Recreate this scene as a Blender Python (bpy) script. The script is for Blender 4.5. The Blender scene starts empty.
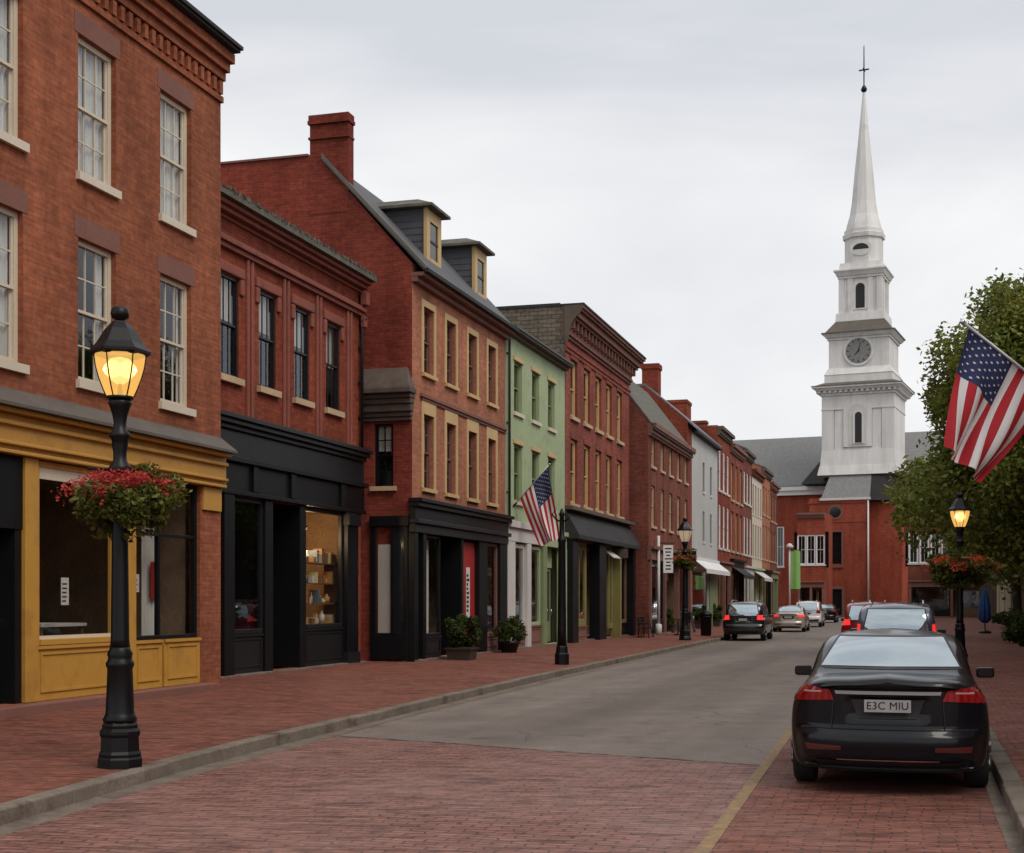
import bpy, bmesh, math, random
from math import radians as R, sin, cos, pi, atan2, sqrt, hypot
from mathutils import Vector, Matrix
from mathutils.bvhtree import BVHTree
random.seed(7)
S = bpy.context.scene
C = S.collection

# ------------------------------------------------------------------ camera
EYE, FPX, HZ = 1.83, 1400.0, 600.0
cam = bpy.data.objects.new('camera', bpy.data.cameras.new('camera'))
C.objects.link(cam); S.camera = cam
cam.location = (0, 0, EYE); cam.rotation_euler = (R(90), 0, 0)
cam.data.sensor_width = 36; cam.data.lens = FPX / 1024 * 36
cam.data.shift_y = (HZ - 426.5) / 1024
cam.data.clip_start = .1; cam.data.clip_end = 4000

# ------------------------------------------------------------------ sky, sun, exposure
SUN_EL, SUN_AZ = 50, 138          # degrees; azimuth from +Y clockwise
W = bpy.data.worlds.new('World'); S.world = W; W.use_nodes = True
nt = W.node_tree; nt.nodes.clear()
def wn(t, **k):
    n = nt.nodes.new(t)
    for a, b in k.items(): setattr(n, a, b)
    return n
out = wn('ShaderNodeOutputWorld')
sky = wn('ShaderNodeTexSky', sky_type='NISHITA', sun_disc=False)
sky.sun_elevation = R(SUN_EL); sky.sun_rotation = R(SUN_AZ)
bg1 = wn('ShaderNodeBackground'); bg1.inputs[1].default_value = .08
nt.links.new(sky.outputs[0], bg1.inputs[0])
tc = wn('ShaderNodeTexCoord'); mp = wn('ShaderNodeMapping'); mp.inputs['Scale'].default_value = (1.0, 1.0, 2.7)
nz = wn('ShaderNodeTexNoise'); nz.inputs['Scale'].default_value = 1.9; nz.inputs['Detail'].default_value = 5; nz.inputs['Roughness'].default_value = .5
nz.inputs['Distortion'].default_value = .4
cr = wn('ShaderNodeValToRGB'); cr.color_ramp.elements[0].position = .34; cr.color_ramp.elements[1].position = .58
cr.color_ramp.elements[0].color = (.63, .65, .695, 1); cr.color_ramp.elements[1].color = (.90, .895, .895, 1)
nt.links.new(tc.outputs['Generated'], mp.inputs[0]); nt.links.new(mp.outputs[0], nz.inputs['Vector']); 
sx_ = wn('ShaderNodeSeparateXYZ'); nt.links.new(tc.outputs['Generated'], sx_.inputs[0])
gr = wn('ShaderNodeValToRGB'); e_ = gr.color_ramp.elements; e_[0].position = .27; e_[0].color = (0, 0, 0, 1); e_[1].position = .40; e_[1].color = (.16, .16, .16, 1)
k2 = e_.new(.62); k2.color = (.02, .02, .02, 1)
nt.links.new(sx_.outputs[2], gr.inputs[0])
sb_ = wn('ShaderNodeMath', operation='SUBTRACT'); nt.links.new(nz.outputs[0], sb_.inputs[0]); nt.links.new(gr.outputs[0], sb_.inputs[1])
nt.links.new(sb_.outputs[0], cr.inputs[0])
bg2 = wn('ShaderNodeBackground'); bg2.inputs[1].default_value = 1.0
nt.links.new(cr.outputs[0], bg2.inputs[0])
mx = wn('ShaderNodeMixShader'); mx.inputs[0].default_value = .93
nt.links.new(bg1.outputs[0], mx.inputs[1]); nt.links.new(bg2.outputs[0], mx.inputs[2]); nt.links.new(mx.outputs[0], out.inputs[0])
sl = bpy.data.lights.new('sun', 'SUN'); sl.energy = 1.6; sl.angle = R(30); sl.color = (1, .93, .84)
sun = bpy.data.objects.new('sun', sl); C.objects.link(sun)
sd = Vector((sin(R(SUN_AZ)) * cos(R(SUN_EL)), cos(R(SUN_AZ)) * cos(R(SUN_EL)), sin(R(SUN_EL))))
sun.rotation_euler = sd.to_track_quat('Z', 'Y').to_euler(); sun.location = sd * 200
S.view_settings.view_transform = 'Standard'; S.view_settings.look = 'None'
S.view_settings.exposure = 0.15; S.view_settings.gamma = 1; S.view_settings.use_curve_mapping = False
S.render.engine = 'CYCLES'
S.cycles.use_denoising = True
S.cycles.max_bounces = 6; S.cycles.transparent_max_bounces = 8; S.cycles.sample_clamp_indirect = 4
S.cycles.caustics_reflective = False; S.cycles.caustics_refractive = False

# ------------------------------------------------------------------ materials
def nodes_of(name):
    m = bpy.data.materials.new(name); m.use_nodes = True
    n = m.node_tree; p = n.nodes['Principled BSDF']
    return m, n, p
def add(n, t, ins=None, **k):
    x = n.nodes.new(t)
    for a, b in k.items(): setattr(x, a, b)
    for a, b in (ins or {}).items():
        if isinstance(b, bpy.types.NodeSocket): n.links.new(b, x.inputs[a])
        else: x.inputs[a].default_value = b
    return x
def c4(c, f=1.0): return (min(c[0]*f, 1), min(c[1]*f, 1), min(c[2]*f, 1), 1)
def mixc(n, fac, a, b, mode='MIX'):
    x = n.nodes.new('ShaderNodeMix'); x.data_type = 'RGBA'; x.blend_type = mode
    for i, v in ((0, fac), (6, a), (7, b)):
        if isinstance(v, bpy.types.NodeSocket): n.links.new(v, x.inputs[i])
        else: x.inputs[i].default_value = v
    return x.outputs[2]
def noise(n, scale, detail=4, rough=.55, vec=None, dist=0):
    x = add(n, 'ShaderNodeTexNoise', {'Scale': scale, 'Detail': detail, 'Roughness': rough, 'Distortion': dist})
    if vec is None: vec = add(n, 'ShaderNodeNewGeometry').outputs['Position']
    n.links.new(vec, x.inputs['Vector']); return x.outputs[0]
def ramp(n, v, p0, p1, c0=(0,0,0,1), c1=(1,1,1,1)):
    x = add(n, 'ShaderNodeValToRGB', {0: v}); e = x.color_ramp.elements
    e[0].position = p0; e[1].position = p1; e[0].color = c0; e[1].color = c1
    return x.outputs[0]
def bumpn(n, p, h, strength=.3, dist=.02):
    b = add(n, 'ShaderNodeBump', {'Height': h, 'Strength': strength, 'Distance': dist})
    n.links.new(b.outputs[0], p.inputs['Normal'])
def M(name, col, rough=.7, var=.2, vs=1.3, metal=0, spec=.5, bump=0, bs=60, coat=0, grime=None):
    m, n, p = nodes_of(name)
    f = noise(n, vs); f2 = noise(n, vs * 14, 3)
    c = mixc(n, ramp(n, f, .3, .7), c4(col, 1 - var), c4(col, 1 + var))
    c = mixc(n, ramp(n, f2, .35, .75), c, c4(col, 1 - var * .8))
    if grime:
        g = noise(n, 2.1, 6, .65)
        c = mixc(n, ramp(n, g, .52, .72), c, c4(grime))
    n.links.new(c, p.inputs['Base Color'])
    p.inputs['Roughness'].default_value = rough; p.inputs['Metallic'].default_value = metal
    p.inputs['Specular IOR Level'].default_value = spec; p.inputs['Coat Weight'].default_value = coat
    p.inputs['Coat Roughness'].default_value = .05
    if bump: bumpn(n, p, noise(n, bs, 3), bump, .01)
    return m
def brickmat(name, c1, c2, mortar, bw=.215, bh=.075, ms=.009, stain=.35, soot=(.05, .035, .03), bump=.35, warp=0, sootlo=.56):
    m, n, p = nodes_of(name)
    uv = add(n, 'ShaderNodeTexCoord').outputs['UV']
    b = add(n, 'ShaderNodeTexBrick', {'Vector': uv, 'Color1': c4(c1), 'Color2': c4(c2), 'Mortar': c4(mortar), 'Scale': 1.0,
            'Mortar Size': ms, 'Mortar Smooth': .25, 'Bias': 0, 'Brick Width': bw, 'Row Height': bh}, offset=.5)
    c = b.outputs[0]
    big = noise(n, .35, 5, .6); mid = noise(n, 2.4, 5, .6)
    c = mixc(n, 1.0, c, mixc(n, ramp(n, big, .3, .7), (1 - stain, 1 - stain, 1 - stain, 1), (1.18, 1.15, 1.12, 1)), 'MULTIPLY')
    c = mixc(n, ramp(n, mid, sootlo, .8), c, c4(soot))
    sv = add(n, 'ShaderNodeMapping', {'Vector': add(n, 'ShaderNodeNewGeometry').outputs['Position'], 'Scale': (1.6, 1.6, .16)})
    c = mixc(n, 1.0, c, ramp(n, noise(n, 1.0, 5, .65, sv.outputs[0]), .34, .6, (.78, .76, .75, 1), (1.05, 1.04, 1.03, 1)), 'MULTIPLY')
    cb = noise(n, 1.0, 1, .5, add(n, 'ShaderNodeMapping', {'Vector': uv, 'Scale': (2.1, 12, 1)}).outputs[0])
    c = mixc(n, 1.0, c, ramp(n, cb, .3, .7, (.84, .83, .83, 1), (1.11, 1.11, 1.10, 1)), 'MULTIPLY')
    fine = noise(n, 9, 3)
    c = mixc(n, 1.0, c, ramp(n, fine, .3, .7, (.8, .8, .8, 1), (1.12, 1.12, 1.12, 1)), 'MULTIPLY')
    n.links.new(c, p.inputs['Base Color']); p.inputs['Roughness'].default_value = .88
    p.inputs['Specular IOR Level'].default_value = .12
    h = add(n, 'ShaderNodeMath', {0: b.outputs['Fac'], 1: -1.0}, operation='MULTIPLY')
    bumpn(n, p, h.outputs[0], bump, .012)
    return m
def glassmat(name, tint=(.95, .96, .96), refl=1.5, add_r=.03, rough=.02, wob=.0):
    m = bpy.data.materials.new(name); m.use_nodes = True; n = m.node_tree
    n.nodes.remove(n.nodes['Principled BSDF'])
    o = n.nodes['Material Output']
    t = add(n, 'ShaderNodeBsdfTransparent', {0: c4(tint)})
    g = add(n, 'ShaderNodeBsdfGlossy', {'Color': (.95, .97, 1, 1), 'Roughness': rough})
    bm = add(n, 'ShaderNodeBump', {'Height': noise(n, 1.6, 2), 'Strength': wob, 'Distance': .05})
    n.links.new(bm.outputs[0], g.inputs['Normal'])
    fr = add(n, 'ShaderNodeFresnel', {'IOR': refl})
    ad = add(n, 'ShaderNodeMath', {0: fr.outputs[0], 1: add_r}, operation='ADD', use_clamp=True)
    fb = add(n, 'ShaderNodeMath', {0: 1.0, 1: add(n, 'ShaderNodeNewGeometry').outputs['Backfacing']}, operation='SUBTRACT')
    fm = add(n, 'ShaderNodeMath', {0: ad.outputs[0], 1: fb.outputs[0]}, operation='MULTIPLY')
    mxs = add(n, 'ShaderNodeMixShader', {0: fm.outputs[0]})
    n.links.new(t.outputs[0], mxs.inputs[1]); n.links.new(g.outputs[0], mxs.inputs[2]); n.links.new(mxs.outputs[0], o.inputs[0])
    return m
def emitmat(name, col, s, trans=0):
    m = bpy.data.materials.new(name); m.use_nodes = True; n = m.node_tree
    n.nodes.remove(n.nodes['Principled BSDF']); o = n.nodes['Material Output']
    e = add(n, 'ShaderNodeEmission', {0: c4(col), 1: s})
    if trans:
        t = add(n, 'ShaderNodeBsdfTransparent', {0: (1, .85, .55, 1)})
        x = add(n, 'ShaderNodeMixShader', {0: 1 - trans}); n.links.new(t.outputs[0], x.inputs[1]); n.links.new(e.outputs[0], x.inputs[2])
        n.links.new(x.outputs[0], o.inputs[0])
    else: n.links.new(e.outputs[0], o.inputs[0])
    return m
def leafmat(name, dark, light, hue2=None):
    m, n, p = nodes_of(name)
    g = add(n, 'ShaderNodeNewGeometry')
    big = noise(n, .9, 3)
    c = mixc(n, g.outputs['Random Per Island'], c4(dark), c4(light))
    c = mixc(n, ramp(n, big, .35, .65), c, mixc(n, g.outputs['Random Per Island'], c4(dark, .6), c4(hue2 or light, .9)))
    n.links.new(c, p.inputs['Base Color']); p.inputs['Roughness'].default_value = .55
    p.inputs['Specular IOR Level'].default_value = .3
    tr = add(n, 'ShaderNodeBsdfTranslucent'); n.links.new(c, tr.inputs[0])
    x = add(n, 'ShaderNodeMixShader', {0: .4}); n.links.new(p.outputs[0], x.inputs[1]); n.links.new(tr.outputs[0], x.inputs[2])
    n.links.new(x.outputs[0], n.nodes['Material Output'].inputs[0])
    return m
def paverroad(name, c1, c2, c3, mortar, rot, bw, bh, ms, rough=.75, bump=.5):
    m, n, p = nodes_of(name)
    pos = add(n, 'ShaderNodeNewGeometry').outputs['Position']
    wob = add(n, 'ShaderNodeTexNoise', {'Vector': pos, 'Scale': 1.6, 'Detail': 3})
    w2 = add(n, 'ShaderNodeVectorMath', {0: wob.outputs['Color'], 1: (.16, .10, 0)}, operation='MULTIPLY')
    w3 = add(n, 'ShaderNodeVectorMath', {0: add(n, 'ShaderNodeTexNoise', {'Vector': pos, 'Scale': 7.0, 'Detail': 2}).outputs['Color'], 1: (.07, .035, 0)}, operation='MULTIPLY')
    v = add(n, 'ShaderNodeVectorMath', {0: add(n, 'ShaderNodeVectorMath', {0: pos, 1: w2.outputs[0]}, operation='ADD').outputs[0], 1: w3.outputs[0]}, operation='ADD')
    mpn = add(n, 'ShaderNodeMapping', {'Vector': v.outputs[0], 'Rotation': (0, 0, rot)})
    b = add(n, 'ShaderNodeTexBrick', {'Vector': mpn.outputs[0], 'Color1': c4(c1), 'Color2': c4(c2), 'Mortar': c4(mortar), 'Scale': 1.0,
            'Mortar Size': ms, 'Mortar Smooth': .35, 'Bias': -.1, 'Brick Width': bw, 'Row Height': bh}, offset=.5)
    c = mixc(n, ramp(n, noise(n, .5, 4), .4, .65), b.outputs[0], mixc(n, .55, b.outputs[0], c4(c3)))
    c = mixc(n, 1.0, c, ramp(n, noise(n, 5, 5, .65), .25, .75, (.62, .62, .62, 1), (1.25, 1.22, 1.2, 1)), 'MULTIPLY')
    c = mixc(n, ramp(n, noise(n, 1.1, 6, .7), .58, .78), c, c4((.055, .043, .038)))
    st = add(n, 'ShaderNodeMapping', {'Vector': v.outputs[0], 'Rotation': (0, 0, rot), 'Scale': (1.6, 9.5, 1)})
    c = mixc(n, 1.0, c, ramp(n, noise(n, 1.0, 4, .6, st.outputs[0]), .36, .52, (.55, .52, .50, 1), (1.08, 1.08, 1.08, 1)), 'MULTIPLY')
    n.links.new(c, p.inputs['Base Color'])
    p.inputs['Specular IOR Level'].default_value = .22
    rr = ramp(n, noise(n, 1.4, 3), .3, .7, (rough - .12,)*3 + (1,), (rough + .12,)*3 + (1,)); n.links.new(rr, p.inputs['Roughness'])
    h = add(n, 'ShaderNodeMath', {0: noise(n, 14, 3), 1: b.outputs['Fac']}, operation='SUBTRACT')
    bumpn(n, p, h.outputs[0], bump, .015)
    return m

SR = math.atan(.29)                          # street turns this far right of the camera axis
mat = {}
mat['brick_orange'] = brickmat('brick_orange', (.36, .120, .060), (.29, .093, .050), (.25, .105, .066), stain=.26, sootlo=.66, soot=(.15, .06, .04))
mat['brick_red'] = brickmat('brick_red', (.31, .074, .040), (.24, .056, .033), (.20, .062, .04), sootlo=.64)
mat['brick_gable'] = brickmat('brick_gable', (.28, .058, .038), (.21, .045, .030), (.17, .048, .034), sootlo=.66)
mat['brick_salmon'] = brickmat('brick_salmon', (.43, .185, .115), (.37, .15, .09), (.40, .18, .12), stain=.22, bump=.15, sootlo=.75, soot=(.2, .09, .06))
mat['brick_rose'] = brickmat('brick_rose', (.32, .095, .068), (.25, .07, .052), (.25, .10, .08), sootlo=.7)
mat['brick_brown'] = brickmat('brick_brown', (.25, .080, .055), (.18, .058, .042), (.2, .09, .07), sootlo=.62)
mat['brick_church'] = brickmat('brick_church', (.36, .080, .046), (.30, .068, .042), (.27, .08, .055), stain=.25, sootlo=.75)
mat['brownstone'] = M('brownstone', (.20, .085, .062), .85, .2, bump=.15)
mat['red_stone'] = M('red_stone', (.24, .068, .045), .85, .2, bump=.15, grime=(.12, .045, .035))
mat['cream'] = M('cream_paint', (.62, .54, .42), .55, .08)
mat['buff'] = M('buff_paint', (.55, .37, .16), .6, .12)
mat['buff_stone'] = M('buff_stone', (.50, .36, .22), .8, .15)
mat['gold'] = M('gold_paint', (.50, .26, .045), .45, .10, vs=.9, grime=(.36, .18, .035))
mat['black_paint'] = M('black_paint', (.0065, .0068, .008), .42, .3, spec=.22)
mat['charcoal'] = M('charcoal_paint', (.013, .0135, .016), .42, .25, spec=.3)
mat['iron'] = M('cast_iron', (.0045, .0045, .005), .42, .3, spec=.28, bump=.1, bs=30)
mat['lead'] = M('lead_flashing', (.105, .088, .072), .6, .25)
mat['slate'] = M('slate', (.085, .088, .095), .7, .25, bump=.2, bs=20)
mat['slate_light'] = M('pale_slate', (.20, .20, .195), .75, .2, vs=3, bump=.2, bs=20)
mat['slate_dark'] = M('dark_slate', (.034, .033, .033), .75, .2, spec=.25, bump=.2, bs=20)
mat['moss_roof'] = M('mossy_roof', (.11, .105, .085), .9, .35, vs=3, bump=.5, bs=25, grime=(.16, .14, .10))
mat['shingle'] = brickmat('weathered_shingle', (.22, .19, .15), (.15, .13, .105), (.06, .05, .045), bw=.35, bh=.16, ms=.012, soot=(.04, .037, .035), sootlo=.6)
mat['white'] = M('white_paint', (.74, .74, .73), .5, .05, vs=.4, grime=(.60, .60, .59))
def weathered_white():
    m, n, p = nodes_of('weathered_white_paint')
    pos = add(n, 'ShaderNodeNewGeometry').outputs['Position']
    a = noise(n, 1.0, 5, .65, add(n, 'ShaderNodeMapping', {'Vector': pos, 'Scale': (1.3, 1.3, .12)}).outputs[0])
    c = mixc(n, ramp(n, a, .32, .6), c4((.56, .545, .52)), c4((.68, .67, .655)))
    c = mixc(n, ramp(n, noise(n, .55, 5, .6), .54, .74), c, c4((.52, .505, .48)))
    n.links.new(c, p.inputs['Base Color']); p.inputs['Roughness'].default_value = .6; return m
mat['church_white'] = weathered_white()
mat['white_stone'] = M('white_stone', (.58, .56, .53), .6, .1)
mat['green_wall'] = M('green_painted_wall', (.345, .415, .235), .75, .10, vs=.7, bump=.15, bs=40, grime=(.24, .31, .17))
mat['green_paint'] = M('green_paint', (.19, .235, .11), .6, .15)
mat['olive_paint'] = M('olive_paint', (.22, .19, .06), .6, .2)
mat['grey_wall'] = M('grey_clapboard', (.45, .45, .43), .7, .1, vs=.5)
mat['old_stone'] = M('old_carved_stone', (.105, .078, .06), .85, .3, vs=3, bump=.4, bs=14)
mat['granite'] = M('granite', (.19, .155, .125), .85, .3, vs=2, bump=.4, bs=40, grime=(.075, .055, .042), spec=.2)
mat['interior'] = M('shop_interior', (.26, .17, .11), .9, .4)
mat['interior_warm'] = M('shop_interior_warm', (.34, .22, .13), .9, .3)
mat['curtain'] = M('curtain_cloth', (.60, .585, .55), .9, .08)
mat['blind'] = M('window_blind', (.52, .49, .44), .9, .1)
mat['dark_room'] = M('unlit_room', (.018, .017, .016), .95, .2)
mat['glass'] = glassmat('window_glass', wob=.1)
mat['shop_glass'] = glassmat('shop_glass', (.95, .95, .94), 1.45, .015, wob=.05)
mat['wood'] = M('wood', (.16, .085, .04), .6, .25)
mat['darkwood'] = M('dark_wood', (.045, .03, .02), .7, .3)
mat['paper'] = M('paper', (.62, .60, .55), .8, .15, vs=8)
mat['red_paint'] = M('red_paint', (.32, .02, .018), .5, .15)
mat['steel'] = M('galvanised_steel', (.42, .42, .42), .45, .1, metal=.6)
mat['leaf'] = leafmat('maple_leaf', (.075, .105, .018), (.27, .32, .06), (.32, .29, .05))
mat['leaf_b'] = leafmat('basket_leaf', (.045, .065, .010), (.21, .22, .045))
mat['leaf_c'] = leafmat('shrub_leaf', (.022, .04, .009), (.095, .125, .025))
mat['petal'] = leafmat('petal', (.46, .035, .03), (.78, .15, .11), (.62, .08, .07))
mat['petal_o'] = leafmat('orange_petal', (.62, .08, .03), (.85, .24, .09), (.75, .14, .05))
mat['bark'] = M('bark', (.055, .043, .033), .95, .3, vs=5, bump=.6, bs=12)
mat['basket'] = M('coir', (.045, .03, .018), .95, .3, bump=.5, bs=40)
mat['amber'] = emitmat('lamp_glass_lit', (1, .55, .14), .95, .32)
mat['globe'] = emitmat('frosted_globe_lit', (1, .82, .50), 2.2, .35)  # added shell whose glow softens the edge of the bulbs
mat['bulb'] = emitmat('bulb_lit', (1, .82, .5), 9)
mat['pale_glow'] = emitmat('unlit_lamp_glass_glow', (1, .78, .55), .35, .3)  # faint emission painting the pale look of an unlit lantern
mat['tyre'] = M('tyre_rubber', (.012, .012, .012), .8, .2)
mat['alloy'] = M('alloy_wheel', (.25, .25, .26), .35, .1, metal=.8)
mat['carglass'] = M('car_glass', (.46, .53, .57), .05, .05, metal=.85, vs=.5)
mat['darkglass'] = M('dark_glass', (.012, .012, .013), .08, .1)
mat['chrome'] = M('chrome', (.6, .6, .62), .18, .05, metal=1)
mat['plate'] = M('number_plate', (.34, .34, .33), .5, .15, vs=6)
mat['reverse'] = M('painted_lens_glint', (.55, .30, .30), .2, .1, coat=1)  # pale tone for the highlight painted on the tail lenses
mat['plastic'] = M('black_plastic', (.012, .012, .013), .5, .2)
def paint(name, col, metal=.4, rough=.3, coat=1, spec=.5):
    return M(name, col, rough, .04, vs=.6, metal=metal, coat=coat, spec=spec)
mat['paint_dark'] = paint('dark_car_paint', (.004, .005, .0075), .0, .3, .35, .22)
mat['paint_black'] = paint('black_car_paint', (.010, .011, .013), .2, .3)
mat['paint_silver'] = paint('silver_car_paint', (.36, .37, .38), .6, .35)
mat['paint_beige'] = paint('beige_car_paint', (.40, .35, .29), .4, .35)
mat['paint_red'] = paint('red_car_paint', (.30, .012, .014), .2, .3)
mat['paint_white'] = paint('white_car_paint', (.7, .7, .69), 0, .35)
mat['paint_blue'] = paint('blue_grey_car_paint', (.10, .12, .16), .4, .3)
def lens_mat(name, col, e):
    m, n, p = nodes_of(name)
    w = add(n, 'ShaderNodeTexWave', {'Scale': 5.0, 'Vector': add(n, 'ShaderNodeTexCoord').outputs['Object']})
    c = mixc(n, w.outputs[1], c4(col), c4(col, .55)); n.links.new(c, p.inputs['Base Color'])
    p.inputs['Roughness'].default_value = .12; p.inputs['Coat Weight'].default_value = 1
    if e: p.inputs['Emission Color'].default_value = c4(col); p.inputs['Emission Strength'].default_value = e
    return m
mat['lens'] = lens_mat('tail_lens', (.30, .008, .010), .05)
mat['lens_lit'] = lens_mat('tail_lens_lit', (.85, .03, .03), 1.0)
mat['reflector'] = M('bumper_reflector', (.085, .010, .009), .3, .1, coat=1)
mat['asphalt'] = None
def asphalt():
    m, n, p = nodes_of('asphalt')
    pos = add(n, 'ShaderNodeNewGeometry').outputs['Position']
    mpr = add(n, 'ShaderNodeMapping', {'Vector': pos, 'Rotation': (0, 0, SR)}); mpn = add(n, 'ShaderNodeMapping', {'Vector': mpr.outputs[0], 'Scale': (1, .05, 1)})
    lane = noise(n, .55, 3, .5, mpn.outputs[0])
    c = mixc(n, ramp(n, lane, .35, .65), c4((.145, .121, .106)), c4((.225, .190, .168)))
    c = mixc(n, 1.0, c, ramp(n, noise(n, .9, 7, .7), .3, .7, (.76, .75, .74, 1), (1.14, 1.12, 1.11, 1)), 'MULTIPLY')
    c = mixc(n, 1.0, c, ramp(n, noise(n, 42, 3), .32, .68, (.66, .65, .64, 1), (1.25, 1.24, 1.22, 1)), 'MULTIPLY')
    vo = add(n, 'ShaderNodeTexVoronoi', {'Scale': .33, 'Vector': add(n, 'ShaderNodeVectorMath', {0: pos, 1: add(n, 'ShaderNodeTexNoise', {'Scale': .8, 'Detail': 5, 'Vector': pos}).outputs['Color']}, operation='ADD').outputs[0]}, feature='DISTANCE_TO_EDGE')
    c = mixc(n, 1.0, c, ramp(n, noise(n, 1.7, 3, .5), .60, .72, (1, 1, 1, 1), (.74, .73, .72, 1)), 'MULTIPLY')
    ck = ramp(n, vo.outputs['Distance'], .0, .008, (.55, .55, .55, 1), (1, 1, 1, 1))
    ckm = ramp(n, noise(n, .25, 2), .5, .55, (0, 0, 0, 1), (1, 1, 1, 1))
    c = mixc(n, 1.0, c, mixc(n, ckm, (1, 1, 1, 1), ck), 'MULTIPLY')
    n.links.new(c, p.inputs['Base Color']); p.inputs['Roughness'].default_value = .8; p.inputs['Specular IOR Level'].default_value = .3
    bumpn(n, p, noise(n, 60, 2), .5, .01)
    return m
mat['asphalt'] = asphalt()
mat['road_brick'] = paverroad('road_brick', (.27, .130, .105), (.205, .092, .076), (.26, .155, .13), (.075, .05, .042), SR, .26, .105, .011, .62)
mat['lane_brick'] = paverroad('lane_brick', (.25, .095, .068), (.18, .068, .052), (.21, .105, .08), (.055, .04, .035), SR, .24, .10, .009, .72)
mat['walk_brick'] = paverroad('pavement_brick', (.235, .078, .050), (.165, .054, .037), (.21, .09, .065), (.05, .034, .028), SR + R(90), .21, .105, .007, .8, .35)
mat['gutter'] = M('gutter_grit', (.17, .13, .10), .9, .4, vs=3, bump=.6, bs=25, grime=(.075, .05, .04))
def worn_yellow():
    m, n, p = nodes_of('worn_yellow_line')
    c = mixc(n, ramp(n, noise(n, 7, 6, .7), .36, .62), c4((.31, .205, .075)), c4((.18, .11, .08)))
    n.links.new(c, p.inputs['Base Color']); p.inputs['Roughness'].default_value = .8
    return m
mat['yellow'] = worn_yellow()
mat['earth'] = M('earth', (.12, .11, .09), .95, .2)

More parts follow.
